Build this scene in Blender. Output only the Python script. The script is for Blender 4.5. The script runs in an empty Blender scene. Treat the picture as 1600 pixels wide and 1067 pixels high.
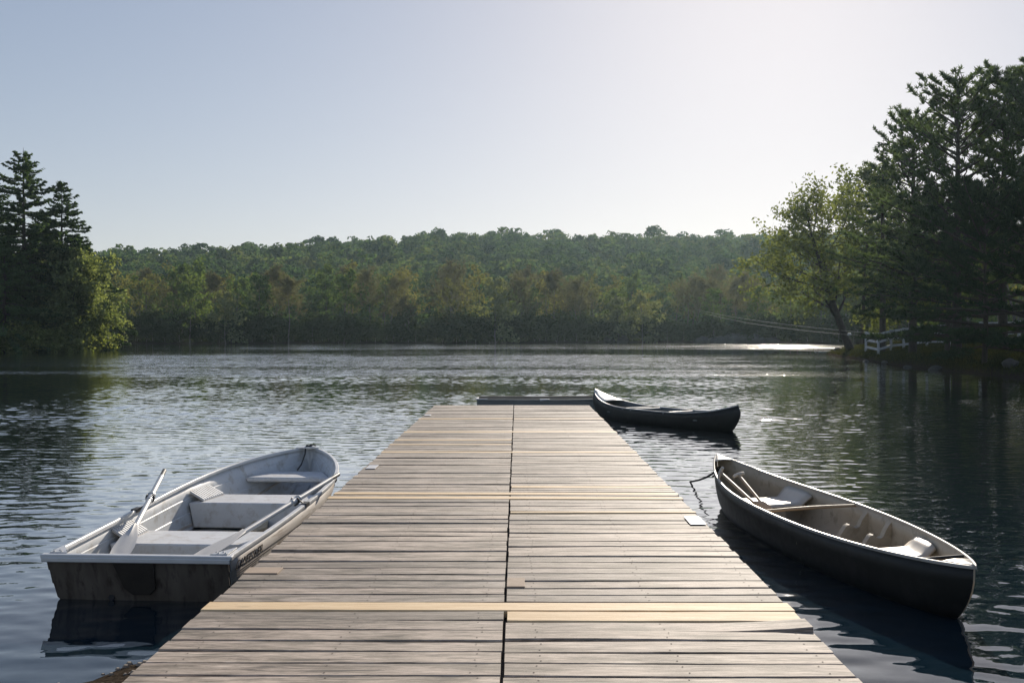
import bpy, bmesh, math, random
import numpy as np
from mathutils import Vector, Matrix
R = math.radians
PI = math.pi
scene = bpy.context.scene
COL = scene.collection
H = 1.85            # eye above the water
ZD = 0.45           # deck above the water
F = 1556.0
def P(px, py, d):   # a point seen at a pixel of the 1600x1067 photo, at a real distance d
    return Vector(((px-808)/F*d, d, H-(py-519)/F*d))

# ------------------------------------------------------------------ helpers
def tag(o, label=None, cat=None, group=None, kind=None):
    if label: o['label'] = label
    if cat: o['category'] = cat
    if group: o['group'] = group
    if kind: o['kind'] = kind
    return o
def empty(name, loc=(0,0,0), rz=0.0, ry=0.0):
    o = bpy.data.objects.new(name, None); COL.objects.link(o)
    o.location = loc; o.rotation_euler = (0, ry, rz); o.empty_display_size = .2
    return o
class MB:
    """collects polygons, builds one mesh object"""
    def __init__(s): s.v = []; s.f = []; s.m = []; s.n = 0
    def add(s, V, Fs, mi=0):
        V = [tuple(p) for p in V]
        s.v += V
        for f in Fs: s.f.append(tuple(i+s.n for i in f)); s.m.append(mi)
        s.n += len(V)
    def box(s, c, size, mi=0, rz=0.0, tilt=None):
        x, y, z = size[0]/2, size[1]/2, size[2]/2
        V = [Vector(p) for p in ((-x,-y,-z),(x,-y,-z),(x,y,-z),(-x,y,-z),(-x,-y,z),(x,-y,z),(x,y,z),(-x,y,z))]
        M = Matrix.Rotation(rz, 3, 'Z')
        if tilt is not None: M = tilt @ M
        V = [M @ p + Vector(c) for p in V]
        s.hexa(V, mi)
    def hexa(s, V, mi=0):
        s.add(V, ((3,2,1,0),(4,5,6,7),(0,1,5,4),(1,2,6,5),(2,3,7,6),(3,0,4,7)), mi)
    def tube(s, pts, radii, sides=6, mi=0, cap=True):
        pts = [Vector(p) for p in pts]; n = len(pts)
        if not hasattr(radii, '__len__'): radii = [radii]*n
        V = []; prev = None
        for i in range(n):
            t = (pts[min(i+1,n-1)]-pts[max(i-1,0)]).normalized()
            if prev is None:
                a = Vector((0,0,1)) if abs(t.z) < .9 else Vector((1,0,0))
                u = t.cross(a).normalized()
            else:
                u = prev - t*prev.dot(t)
                u = u.normalized() if u.length > 1e-6 else t.orthogonal().normalized()
            prev = u; w = t.cross(u)
            for k in range(sides):
                a = 2*PI*k/sides
                V.append(pts[i] + (u*math.cos(a)+w*math.sin(a))*radii[i])
        Fs = []
        for i in range(n-1):
            for k in range(sides):
                k2 = (k+1) % sides
                Fs.append((i*sides+k, i*sides+k2, (i+1)*sides+k2, (i+1)*sides+k))
        if cap:
            Fs.append(tuple(reversed(range(sides)))); Fs.append(tuple((n-1)*sides+k for k in range(sides)))
        s.add(V, Fs, mi)
    def prism(s, poly, off, mi=0):
        n = len(poly); off = Vector(off)
        A = [Vector(p) for p in poly]; B = [p+off for p in A]
        s.add(A+B, [tuple(reversed(range(n))), tuple(range(n, 2*n))] + [(i, (i+1) % n, n+(i+1) % n, n+i) for i in range(n)], mi)
    def grid(s, rows, mi=0, closed=False):
        n = len(rows); m = len(rows[0]); V = [p for r in rows for p in r]; Fs = []
        for i in range(n-1):
            for j in range(m if closed else m-1):
                j2 = (j+1) % m
                Fs.append((i*m+j, i*m+j2, (i+1)*m+j2, (i+1)*m+j))
        s.add(V, Fs, mi)
    def build(s, name, mats, parent=None, smooth=None, bevel=0, fixn=True):
        me = bpy.data.meshes.new(name)
        me.from_pydata(s.v, [], s.f)
        if fixn:
            bm = bmesh.new(); bm.from_mesh(me)
            bmesh.ops.recalc_face_normals(bm, faces=bm.faces[:])
            bm.to_mesh(me); bm.free()
        if not isinstance(mats, (list, tuple)): mats = [mats]
        for m in mats: me.materials.append(m)
        if len(mats) > 1: me.polygons.foreach_set('material_index', s.m)
        if smooth is not None:
            me.polygons.foreach_set('use_smooth', [True]*len(me.polygons))
            if smooth < 179: me.set_sharp_from_angle(angle=R(smooth))
        me.update()
        o = bpy.data.objects.new(name, me); COL.objects.link(o)
        if parent: o.parent = parent
        if bevel:
            b = o.modifiers.new('bevel', 'BEVEL'); b.width = bevel; b.segments = 2; b.limit_method = 'ANGLE'
        return o
def quads_obj(name, V, mat, parent=None, tone=None):
    """V: (N,4,3) array of loose quads -> one mesh object"""
    V = np.asarray(V, dtype=np.float32); n = len(V)
    me = quads_mesh(name, V, mat, tone)
    o = bpy.data.objects.new(name, me); COL.objects.link(o)
    if parent: o.parent = parent
    return o
def quads_mesh(name, V, mat, tone=None):
    V = np.asarray(V, dtype=np.float32); n = len(V)
    me = bpy.data.meshes.new(name)
    me.vertices.add(4*n); me.loops.add(4*n); me.polygons.add(n)
    me.vertices.foreach_set('co', V.reshape(-1))
    me.loops.foreach_set('vertex_index', np.arange(4*n, dtype=np.int32))
    me.polygons.foreach_set('loop_start', np.arange(0, 4*n, 4, dtype=np.int32))
    me.polygons.foreach_set('loop_total', np.full(n, 4, dtype=np.int32))
    me.materials.append(mat)
    if tone is not None:
        a = me.attributes.new('tone', 'FLOAT', 'FACE'); a.data.foreach_set('value', np.asarray(tone, dtype=np.float32))
    me.update(calc_edges=True)
    return me
def leaf_quads(rng, C, la, lb, flat=0.0, axis=None):
    """rhombus leaves at centres C; la half length, lb half width; axis: preferred long direction"""
    n = len(C)
    u = rng.normal(size=(n,3))
    if axis is not None: u = u*axis[1] + axis[0]
    u /= np.linalg.norm(u, axis=1, keepdims=True)+1e-9
    w = rng.normal(size=(n,3)); w[:,2] *= (1-flat)
    w -= u*np.sum(u*w, axis=1, keepdims=True)
    w /= np.linalg.norm(w, axis=1, keepdims=True)+1e-9
    a = (la*rng.uniform(.7,1.3,size=(n,1))); b = (lb*rng.uniform(.7,1.3,size=(n,1)))
    Q = np.empty((n,4,3))
    Q[:,0] = C-u*a; Q[:,1] = C+w*b-u*a*.15; Q[:,2] = C+u*a; Q[:,3] = C-w*b-u*a*.15
    return Q

# ------------------------------------------------------------------ materials
def newmat(name):
    m = bpy.data.materials.new(name); m.use_nodes = True
    nt = m.node_tree; nt.nodes.clear()
    out = nt.nodes.new('ShaderNodeOutputMaterial')
    return m, nt, out
def N(nt, t, **kw):
    n = nt.nodes.new(t)
    for k, v in kw.items():
        if k.startswith('i_'):
            key = k[2:].replace('_', ' ')
            n.inputs[int(key) if key.isdigit() else key].default_value = v
        else: setattr(n, k, v)
    return n
def L(nt, a, b): nt.links.new(a, b)
def math_(nt, op, a, b=None, c=None, clamp=False):
    n = nt.nodes.new('ShaderNodeMath'); n.operation = op; n.use_clamp = clamp
    for i, x in enumerate((a, b, c)):
        if x is None: continue
        if isinstance(x, (int, float)): n.inputs[i].default_value = x
        else: L(nt, x, n.inputs[i])
    return n.outputs[0]
def ramp(nt, fac, stops, interp='LINEAR'):
    n = nt.nodes.new('ShaderNodeValToRGB'); cr = n.color_ramp; cr.interpolation = interp
    while len(cr.elements) < len(stops): cr.elements.new(.5)
    for e, (p, c) in zip(cr.elements, stops):
        e.position = p; e.color = (*c, 1) if len(c) == 3 else c
    if fac is not None: L(nt, fac, n.inputs[0])
    return n.outputs[0]
def mixc(nt, fac, a, b, mode='MIX'):
    n = nt.nodes.new('ShaderNodeMix'); n.data_type = 'RGBA'; n.blend_type = mode
    for s, x in ((0, fac), (6, a), (7, b)):
        if isinstance(x, (int, float)): n.inputs[s].default_value = x
        elif isinstance(x, tuple): n.inputs[s].default_value = (*x, 1) if len(x) == 3 else x
        else: L(nt, x, n.inputs[s])
    return n.outputs[2]
def noise(nt, vec, scale, detail=3, rough=.55, out=0, dist=0):
    n = nt.nodes.new('ShaderNodeTexNoise'); n.inputs['Scale'].default_value = scale
    n.inputs['Detail'].default_value = detail; n.inputs['Roughness'].default_value = rough
    n.inputs['Distortion'].default_value = dist
    if vec is not None: L(nt, vec, n.inputs['Vector'])
    return n.outputs[out]
def mapping(nt, vec, scale=(1,1,1), loc=None, rot=(0,0,0)):
    n = nt.nodes.new('ShaderNodeMapping'); n.inputs['Scale'].default_value = scale; n.inputs['Rotation'].default_value = rot
    L(nt, vec, n.inputs['Vector'])
    if loc is not None:
        if isinstance(loc, tuple): n.inputs['Location'].default_value = loc
        else: L(nt, loc, n.inputs['Location'])
    return n.outputs[0]
def principled(nt, out, **kw):
    p = nt.nodes.new('ShaderNodeBsdfPrincipled')
    for k, v in kw.items():
        s = p.inputs[k.replace('_', ' ')]
        if isinstance(v, (int, float)): s.default_value = v
        elif isinstance(v, tuple): s.default_value = (*v, 1) if len(v) == 3 else v
        else: L(nt, v, s)
    L(nt, p.outputs[0], out.inputs[0])
    return p
def bump(nt, height, strength=.3, dist=.01):
    b = nt.nodes.new('ShaderNodeBump'); b.inputs['Strength'].default_value = strength; b.inputs['Distance'].default_value = dist
    L(nt, height, b.inputs['Height']); return b.outputs[0]

def mottled(name, c1, c2, scale=3.0, rough=.5, metal=0.0, stretch=(1,1,1), bumpd=0.0, c3=None, fine=30):
    m, nt, out = newmat(name)
    tc = N(nt, 'ShaderNodeTexCoord').outputs['Object']
    v = mapping(nt, tc, stretch)
    f = noise(nt, v, scale, 5, .6)
    col = ramp(nt, f, ((.3, c1), (.7, c2)))
    if c3:
        g = noise(nt, v, scale*2.7, 6, .65)
        col = mixc(nt, ramp(nt, g, ((.52, (0,0,0)), (.68, (1,1,1)))), col, c3)
    kw = {}
    if bumpd: kw['Normal'] = bump(nt, noise(nt, v, fine, 3), .5, bumpd)
    rr = math_(nt, 'MULTIPLY_ADD', noise(nt, v, fine*.5, 2), .25, rough-.12)
    principled(nt, out, Base_Color=col, Roughness=rr, Metallic=metal, **kw)
    return m
def leafmat(name, c1, c2, trans=.45, tone=False, tint=.35, c3=None, gloss=.02):
    m, nt, out = newmat(name)
    if tone:
        rnd = N(nt, 'ShaderNodeAttribute', attribute_name='tone').outputs['Fac']
        isl = N(nt, 'ShaderNodeNewGeometry').outputs['Random Per Island']
        fac = math_(nt, 'MULTIPLY_ADD', isl, .35, math_(nt, 'MULTIPLY', rnd, .65))
    else:
        isl = N(nt, 'ShaderNodeNewGeometry').outputs['Random Per Island']
        rnd = N(nt, 'ShaderNodeObjectInfo').outputs['Random']
        fac = math_(nt, 'ADD', math_(nt, 'MULTIPLY', isl, 1-tint), math_(nt, 'MULTIPLY', rnd, tint))
    stops = ((.15, c1), (.85, c2)) if c3 is None else ((.1, c1), (.5, c2), (.9, c3))
    col = ramp(nt, fac, stops)
    d = N(nt, 'ShaderNodeBsdfDiffuse'); L(nt, col, d.inputs[0])
    t = N(nt, 'ShaderNodeBsdfTranslucent'); L(nt, mixc(nt, 1.0, col, (1.25,1.2,.55), 'MULTIPLY'), t.inputs[0])
    mx = N(nt, 'ShaderNodeMixShader'); mx.inputs[0].default_value = trans
    L(nt, d.outputs[0], mx.inputs[1]); L(nt, t.outputs[0], mx.inputs[2])
    gl = N(nt, 'ShaderNodeBsdfGlossy'); gl.inputs['Roughness'].default_value = .6; gl.inputs[0].default_value = (.6,.6,.6,1)
    m2 = N(nt, 'ShaderNodeMixShader'); m2.inputs[0].default_value = gloss
    L(nt, mx.outputs[0], m2.inputs[1]); L(nt, gl.outputs[0], m2.inputs[2])
    L(nt, m2.outputs[0], out.inputs[0])
    return m

def wood_deck(name, base, dark, light, stain=.5):
    m, nt, out = newmat(name)
    tc = N(nt, 'ShaderNodeTexCoord').outputs['Object']
    isl = N(nt, 'ShaderNodeNewGeometry').outputs['Random Per Island']
    cx = N(nt, 'ShaderNodeCombineXYZ')
    L(nt, math_(nt, 'MULTIPLY', isl, 37.0), cx.inputs[0]); L(nt, math_(nt, 'MULTIPLY', isl, 91.0), cx.inputs[1])
    v = N(nt, 'ShaderNodeVectorMath', operation='ADD'); L(nt, tc, v.inputs[0]); L(nt, cx.outputs[0], v.inputs[1]); v = v.outputs[0]
    g1 = noise(nt, mapping(nt, v, (2.6, 34, 34)), 1.0, 7, .72, dist=.6)      # long grain
    g2 = noise(nt, mapping(nt, v, (9.0, 170, 170)), 1.0, 4, .75)               # fine fibres
    blot = noise(nt, mapping(nt, v, (1.8, 6.5, 6.5)), 1.0, 7, .68, dist=.3)             # weather stains
    col = ramp(nt, g1, ((.36, dark), (.47, base), (.64, light)))
    col = mixc(nt, ramp(nt, g2, ((.36, (.8,.8,.8)), (.56, (0,0,0)))), col, dark)
    tone = ramp(nt, isl, ((0, (.62,.60,.57)), (.3, (.92,.91,.90)), (.62, (1.1,1.05,1.0)), (1, (1.3,1.25,1.18))))
    col = mixc(nt, 1.0, col, tone, 'MULTIPLY')
    st = ramp(nt, blot, ((.45, (0,0,0)), (.60, (1,1,1))))
    col = mixc(nt, math_(nt, 'MULTIPLY', st, stain), col, mixc(nt, 1.0, col, (.40,.40,.37), 'MULTIPLY'))
    # knots
    vo = N(nt, 'ShaderNodeTexVoronoi'); vo.inputs['Scale'].default_value = 1.0
    L(nt, mapping(nt, v, (1.1, 3.4, 3.4)), vo.inputs['Vector'])
    kn = ramp(nt, vo.outputs['Distance'], ((.035, (1,1,1)), (.085, (0,0,0))))
    col = mixc(nt, math_(nt, 'MULTIPLY', kn, .75), col, (.06,.045,.035))
    hgt = math_(nt, 'MULTIPLY_ADD', g2, .5, g1)
    principled(nt, out, Base_Color=col, Roughness=math_(nt, 'MULTIPLY_ADD', g1, -.12, .77), Normal=bump(nt, hgt, .55, .004))
    return m

M = {}
M['deck'] = wood_deck('weathered_deck_wood', (.43,.36,.30), (.11,.093,.078), (.59,.51,.435), .88)
M['newdeck'] = wood_deck('fresh_pine_plank', (.74,.56,.33), (.62,.45,.25), (.80,.64,.41), .10)
M['beam'] = mottled('wet_timber', (.10,.085,.07), (.18,.15,.12), 4, .8, stretch=(1,6,6))
M['boat_in'] = mottled('boat_inner_paint', (.62,.64,.65), (.72,.735,.74), 3, .45, c3=(.50,.48,.44))
M['boat_out'] = mottled('boat_outer_weathered', (.58,.52,.45), (.72,.67,.61), 2.5, .5, stretch=(2,.35,5), c3=(.34,.26,.19))
M['transom'] = mottled('transom_grimy', (.085,.066,.05), (.19,.16,.13), 3, .7, stretch=(2.2,1,.6), c3=(.05,.037,.027))
M['pad'] = mottled('motor_pad_wood', (.03,.024,.019), (.055,.045,.036), 8, .85)
M['alu'] = mottled('bare_aluminium', (.62,.63,.63), (.74,.74,.73), 6, .42, metal=.35)
M['seat'] = mottled('seat_paint', (.64,.655,.665), (.74,.75,.755), 4, .5, c3=(.55,.53,.50))
M['oar'] = mottled('oar_aluminium', (.60,.60,.58), (.70,.69,.66), 6, .4, metal=.2)
M['blade'] = mottled('oar_blade_plastic', (.62,.60,.56), (.70,.68,.64), 3, .5)
M['black'] = mottled('black_rubber', (.012,.012,.013), (.025,.025,.027), 8, .55)
M['rope'] = mottled('dark_rope', (.03,.028,.027), (.06,.055,.05), 30, .9)
M['lettering'] = mottled('faded_letter_paint', (.05,.04,.04), (.09,.07,.06), 20, .7)
M['canoe_out'] = mottled('canoe_dark_green', (.010,.011,.009), (.020,.021,.017), 2, .5, c3=(.03,.03,.026))
M['canoe_in'] = mottled('canoe_cream_plastic', (.47,.385,.27), (.56,.475,.35), 3, .5, c3=(.35,.28,.19))
M['canoe_rim'] = mottled('canoe_gunwale', (.44,.40,.34), (.56,.52,.45), 5, .4)
M['canoe_seat'] = mottled('moulded_seat', (.60,.53,.43), (.68,.61,.51), 4, .38)
M['ash'] = mottled('ash_wood', (.36,.25,.15), (.50,.36,.23), 3, .5, stretch=(1,12,12))
M['fcanoe_in'] = mottled('canoe_grey_inside', (.10,.115,.115), (.16,.17,.17), 3, .6)
M['fcanoe_rim'] = mottled('canoe_grey_rim', (.38,.40,.40), (.50,.51,.51), 5, .45)
M['fdeck'] = mottled('canoe_pale_deck', (.60,.60,.56), (.70,.70,.66), 5, .4)
M['jon_out'] = mottled('flat_boat_paint', (.19,.215,.215), (.27,.29,.28), 3, .55)
M['jon_in'] = mottled('flat_boat_inside', (.24,.22,.185), (.33,.30,.25), 3, .65)
M['white'] = mottled('white_paint', (.70,.71,.72), (.80,.80,.80), 5, .5)
M['fence'] = mottled('white_fence_paint', (.50,.53,.56), (.64,.66,.68), 2, .7, c3=(.40,.41,.40))
M['plate'] = mottled('pale_metal_plate', (.60,.60,.61), (.72,.72,.73), 9, .45, metal=.15)
M['rusty'] = mottled('plywood_patch', (.37,.28,.20), (.45,.34,.25), 12, .8)
M['nail'] = mottled('nail_steel', (.045,.032,.026), (.08,.06,.048), 20, .9)
M['bark'] = mottled('dark_bark', (.045,.038,.032), (.10,.085,.07), 6, .9, stretch=(3,3,.6), bumpd=.03, fine=12)
M['bark_pale'] = mottled('grey_bark', (.13,.12,.105), (.24,.22,.20), 3, .85, stretch=(3,3,.5), c3=(.08,.07,.06))
M['rock'] = mottled('grey_rock', (.065,.065,.06), (.14,.135,.125), 1.5, .8, bumpd=.05, fine=6, c3=(.12,.125,.10))
M['cable'] = mottled('pale_cable', (.34,.34,.27), (.42,.42,.34), 3, .7)
M['pebble'] = mottled('pebble_stone', (.22,.18,.14), (.42,.36,.29), 9, .8)
# foliage
M['spruce'] = leafmat('spruce_needles', (.045,.09,.038), (.105,.165,.07), .36)
M['pine'] = leafmat('pine_needles', (.055,.09,.055), (.12,.175,.09), .45)
M['hemlock'] = leafmat('hemlock_needles', (.026,.050,.030), (.06,.095,.05), .32)
M['leaf_left'] = leafmat('glossy_broad_leaves', (.11,.155,.06), (.27,.32,.155), .5, gloss=.03)
M['leaf_bush'] = leafmat('bank_bush_leaves', (.12,.165,.045), (.29,.33,.13), .5, gloss=.03)
M['leaf_right'] = leafmat('spring_leaves', (.09,.125,.045), (.20,.235,.10), .55)
M['far_green'] = leafmat('far_green_leaves', (.055,.11,.045), (.155,.21,.08), .5, tint=.6)
M['far_brown'] = leafmat('budding_twigs', (.10,.10,.072), (.185,.182,.13), .42, tint=.6)
M['far_olive'] = leafmat('far_olive_leaves', (.10,.115,.05), (.22,.215,.09), .5, tint=.6)
M['far_pale'] = leafmat('far_pale_leaves', (.17,.20,.10), (.27,.30,.17), .4)
M['far_shrub'] = leafmat('far_shrub_leaves', (.035,.06,.022), (.08,.105,.04), .3, tint=.6)
M['hill'] = leafmat('hill_leaves', (.028,.075,.038), (.09,.155,.068), .46, tone=True, c3=(.19,.215,.09))
M['grass'] = leafmat('bank_grass_blades', (.03,.042,.012), (.085,.085,.03), .3)

def ground_mat():
    m, nt, out = newmat('bank_earth')
    tc = N(nt, 'ShaderNodeTexCoord').outputs['Object']
    a = noise(nt, tc, .35, 6, .65); b = noise(nt, tc, 3.0, 5, .7); c = noise(nt, tc, 30, 4, .7)
    earth = ramp(nt, c, ((.3, (.028,.022,.016)), (.55, (.06,.047,.035)), (.75, (.12,.095,.072))))
    grass = ramp(nt, b, ((.3, (.018,.026,.009)), (.7, (.05,.055,.02))))
    sep = N(nt, 'ShaderNodeSeparateXYZ'); L(nt, tc, sep.inputs[0])
    z = math_(nt, 'ADD', sep.outputs[2], math_(nt, 'MULTIPLY', math_(nt, 'SUBTRACT', a, .5), .5))
    f = ramp(nt, z, ((.12, (0,0,0)), (.38, (1,1,1))))
    col = mixc(nt, f, earth, grass)
    principled(nt, out, Base_Color=col, Roughness=1.0, Specular_IOR_Level=.0, Normal=bump(nt, c, .6, .03))
    return m
M['ground'] = ground_mat()

def water_mat():
    m, nt, out = newmat('lake_water')
    pos = N(nt, 'ShaderNodeNewGeometry').outputs['Position']
    sep = N(nt, 'ShaderNodeSeparateXYZ'); L(nt, pos, sep.inputs[0])
    X, Y = sep.outputs[0], sep.outputs[1]
    # cat's-paws on the lake: long bands of ruffled and calm water, calm in the lee of both banks
    wn = noise(nt, mapping(nt, pos, (.02, .05, 1), (3.1, 1.7, 0)), 1.0, 4, .6, dist=.4)
    yw = math_(nt, 'ADD', Y, math_(nt, 'MULTIPLY', math_(nt, 'SUBTRACT', wn, .5), math_(nt, 'MULTIPLY', Y, .42)))
    st = ((0,.03),(8,.05),(12,.10),(16,.14),(24,.12),(28,.09),(39,.12),(42,.66),(47,.72),(50,.30),(53,.36),(57,.72),(74,.75),(82,.35),(104,.26),(116,.75),(150,.8),(175,.5))
    amp = ramp(nt, math_(nt, 'MULTIPLY', yw, 1/180), tuple((q/180, (v,v,v)) for q, v in st))
    lee1 = ramp(nt, math_(nt, 'MULTIPLY_ADD', X, 1/60, .9), ((.16, (.28,)*3), (.44, (1,)*3)))
    lee2 = ramp(nt, math_(nt, 'MULTIPLY_ADD', X, 1/60, 0), ((.04, (1,)*3), (.30, (.30,)*3)))
    lee2 = math_(nt, 'MAXIMUM', lee2, ramp(nt, math_(nt, 'MULTIPLY', Y, 1/180), ((.50, (0,)*3), (.60, (.75,)*3))))
    pn = noise(nt, mapping(nt, pos, (.07, .16, 1), (9, 4, 0)), 1.0, 4, .65)
    amp = math_(nt, 'MULTIPLY', amp, ramp(nt, pn, ((.34, (.35,)*3), (.62, (1.1,)*3))))
    amp = math_(nt, 'MULTIPLY', math_(nt, 'MULTIPLY', amp, lee1), lee2)
    def slope(scale, detail, loc):
        n = N(nt, 'ShaderNodeTexNoise'); n.inputs['Scale'].default_value = 1; n.inputs['Detail'].default_value = detail
        n.inputs['Roughness'].default_value = .6
        L(nt, mapping(nt, pos, scale, loc), n.inputs['Vector'])
        v = N(nt, 'ShaderNodeVectorMath', operation='SUBTRACT'); L(nt, n.outputs['Color'], v.inputs[0]); v.inputs[1].default_value = (.5,.5,.5)
        return v.outputs[0]
    def scaled(v, k):
        s = N(nt, 'ShaderNodeVectorMath', operation='MULTIPLY'); L(nt, v, s.inputs[0]); s.inputs[1].default_value = k; return s.outputs[0]
    s1 = scaled(slope((6.5, 13, 1), 2, (0,0,0)), (.8, 1.0, 0))
    s2 = scaled(slope((1.5, 4.2, 1), 2, (7,3,0)), (.45, .7, 0))
    add = N(nt, 'ShaderNodeVectorMath', operation='ADD'); L(nt, s1, add.inputs[0]); L(nt, s2, add.inputs[1])
    sc = N(nt, 'ShaderNodeVectorMath', operation='SCALE'); L(nt, add.outputs[0], sc.inputs[0]); L(nt, math_(nt, 'MULTIPLY', amp, 1.25), sc.inputs['Scale'])
    up = N(nt, 'ShaderNodeVectorMath', operation='ADD'); L(nt, sc.outputs[0], up.inputs[0]); L(nt, N(nt, 'ShaderNodeNewGeometry').outputs['Normal'], up.inputs[1])
    nm = N(nt, 'ShaderNodeVectorMath', operation='NORMALIZE'); L(nt, up.outputs[0], nm.inputs[0])
    fr = N(nt, 'ShaderNodeFresnel'); fr.inputs['IOR'].default_value = 1.36; L(nt, nm.outputs[0], fr.inputs['Normal'])
    fac = ramp(nt, fr.outputs[0], ((0,(0,)*3),(.05,(.05,)*3),(.14,(.18,)*3),(.25,(.41,)*3),(.34,(.68,)*3),(.55,(.93,)*3),(1,(1,)*3)))
    df = N(nt, 'ShaderNodeBsdfDiffuse'); df.inputs[0].default_value = (.007,.020,.031,1)
    gl = N(nt, 'ShaderNodeBsdfGlossy'); gl.inputs[0].default_value = (1,1,1,1)
    L(nt, math_(nt, 'MULTIPLY_ADD', amp, .13, .012), gl.inputs['Roughness']); L(nt, nm.outputs[0], gl.inputs['Normal'])
    mx = N(nt, 'ShaderNodeMixShader'); L(nt, fac, mx.inputs[0]); L(nt, df.outputs[0], mx.inputs[1]); L(nt, gl.outputs[0], mx.inputs[2])
    L(nt, mx.outputs[0], out.inputs[0])
    return m
M['water'] = water_mat()

# ------------------------------------------------------------------ camera, sun, sky
cam = bpy.data.cameras.new('camera'); co = bpy.data.objects.new('camera', cam); COL.objects.link(co)
cam.sensor_width = 36; cam.lens = 36*F/1600; cam.clip_end = 5000; cam.clip_start = .05
co.location = (0, 0, H)
co.rotation_euler = (PI/2-math.atan(14.5/F), 0, math.atan(8/F))
scene.camera = co
SUN_EL, SUN_AZ = R(21), R(15)
sd = Vector((math.sin(SUN_AZ)*math.cos(SUN_EL), math.cos(SUN_AZ)*math.cos(SUN_EL), math.sin(SUN_EL)))
sl = bpy.data.lights.new('sun', 'SUN'); sl.energy = 5.0; sl.angle = R(.5); sl.color = (1, .90, .77)
so = bpy.data.objects.new('sun', sl); COL.objects.link(so)
so.rotation_euler = (-sd).to_track_quat('-Z', 'Y').to_euler(); so.location = (30, 100, 60)
w = bpy.data.worlds.new('World'); scene.world = w; w.use_nodes = True
nt = w.node_tree; nt.nodes.clear()
sky = nt.nodes.new('ShaderNodeTexSky'); sky.sky_type = 'NISHITA'; sky.sun_disc = False
sky.sun_elevation = SUN_EL; sky.sun_rotation = SUN_AZ; sky.altitude = 100
sky.air_density = 1.0; sky.dust_density = .45; sky.ozone_density = 2.5
bg = nt.nodes.new('ShaderNodeBackground'); bg.inputs[1].default_value = .085
wo = nt.nodes.new('ShaderNodeOutputWorld')
hs = nt.nodes.new('ShaderNodeHueSaturation'); hs.inputs['Saturation'].default_value = .9
nt.links.new(sky.outputs[0], hs.inputs['Color'])
def vm(op, a, b):
    n = nt.nodes.new('ShaderNodeVectorMath'); n.operation = op
    for i, x in enumerate((a, b)):
        if isinstance(x, tuple): n.inputs[i].default_value = x
        else: nt.links.new(x, n.inputs[i])
    return n.outputs[0]
SKY = .135
hsc = vm('MULTIPLY', hs.outputs[0], (1.055,.962,1.01))
den = vm('ADD', vm('MULTIPLY', hsc, (SKY*.72,SKY*.735,SKY*.74)), (1,1,1))      # soft shoulder, as film holds the glow round the sun
skyc = vm('DIVIDE', hsc, den)
bg.inputs[1].default_value = SKY
nt.links.new(skyc, bg.inputs[0]); nt.links.new(bg.outputs[0], wo.inputs[0])
vs = scene.view_settings; scene.display_settings.display_device = 'sRGB'
vs.view_transform = 'Standard'; vs.look = 'None'; vs.exposure = 0.12; vs.gamma = 1.0; vs.use_curve_mapping = False
cy = scene.cycles
cy.max_bounces = 6; cy.diffuse_bounces = 2; cy.glossy_bounces = 3; cy.transmission_bounces = 3; cy.volume_bounces = 0
cy.transparent_max_bounces = 4; cy.caustics_reflective = False; cy.caustics_refractive = False
cy.sample_clamp_indirect = 3.0
cy.use_denoising = True

# ------------------------------------------------------------------ lake outline and terrain
LAKE = [(-2.0,5.75),(-2.32,5.35),(-2.75,4.9),(-3.6,4.2),(-9,3.4),(-22,4),(-50,12),(-64,38),(-58,72),(-50,86),(-45,92),(-43.5,99),(-45.5,108),(-58,118),(-82,128),
        (-96,146),(-86,161),(-60,160),(-47,159),(-20,162),(0,166),(22,176),(38,172),(50,162),(60,148),(56,128),(44,108),(30,92),(26.5,86),(24.6,78),(22.6,66),
        (20.8,54.5),(20.2,47),(20.0,39),(21,30),(23,18),(18,8),(8,3.4),(3,3.2),(1.6,4.2),(.3,5.2),(-1,5.8)]
LA = np.array(LAKE)
def lake_sd(x, y):
    """distance to the shoreline, positive on land"""
    x = np.asarray(x, float); y = np.asarray(y, float)
    best = np.full(x.shape, 1e9); inside = np.zeros(x.shape, bool)
    n = len(LA)
    for i in range(n):
        ax, ay = LA[i]; bx, by = LA[(i+1) % n]
        dx, dy = bx-ax, by-ay
        t = np.clip(((x-ax)*dx+(y-ay)*dy)/(dx*dx+dy*dy), 0, 1)
        best = np.minimum(best, np.hypot(x-(ax+t*dx), y-(ay+t*dy)))
        c = ((ay > y) != (by > y)) & (x < (bx-ax)*(y-ay)/((by-ay) if by != ay else 1e-9)+ax)
        inside ^= c
    return np.where(inside, -best, best)
def ss(a, b, t):
    t = np.clip((t-a)/(b-a), 0, 1); return t*t*(3-2*t)
def wob(x, y, k=1.0):
    return (np.sin(x*.9*k+1.3*np.sin(y*.5*k))+np.sin(y*1.1*k+1.7*np.sin(x*.7*k))+.6*np.sin(x*2.3*k-y*1.9*k))/2.6
def terrain(x, y):
    x = np.asarray(x, float); y = np.asarray(y, float)
    s = lake_sd(x, y) + .25*wob(x, y, 1.6)*ss(10, 30, y) + .07*wob(x, y, 6)
    near = ss(8, 30, y)
    land = (.16+.36*near)*(1-np.exp(-np.maximum(s,0)/1.3)) + np.minimum(np.maximum(s,0),60)*(.012+.05*near*ss(-30,30,x)*ss(170,100,y)+.018*near)
    land += .10*near*wob(x, y, .8)*ss(.5, 4, s)
    hill = 29*ss(212, 430, y)*(.66+.34*ss(-200, 0, x))
    bed = -1.6*(1-np.exp(np.minimum(s,0)/3.0))
    return np.where(s > 0, land+hill, bed)
def axis(*segs):
    out = []
    for a, b, st in segs: out += list(np.arange(a, b, st))
    return np.array(out)
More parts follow.
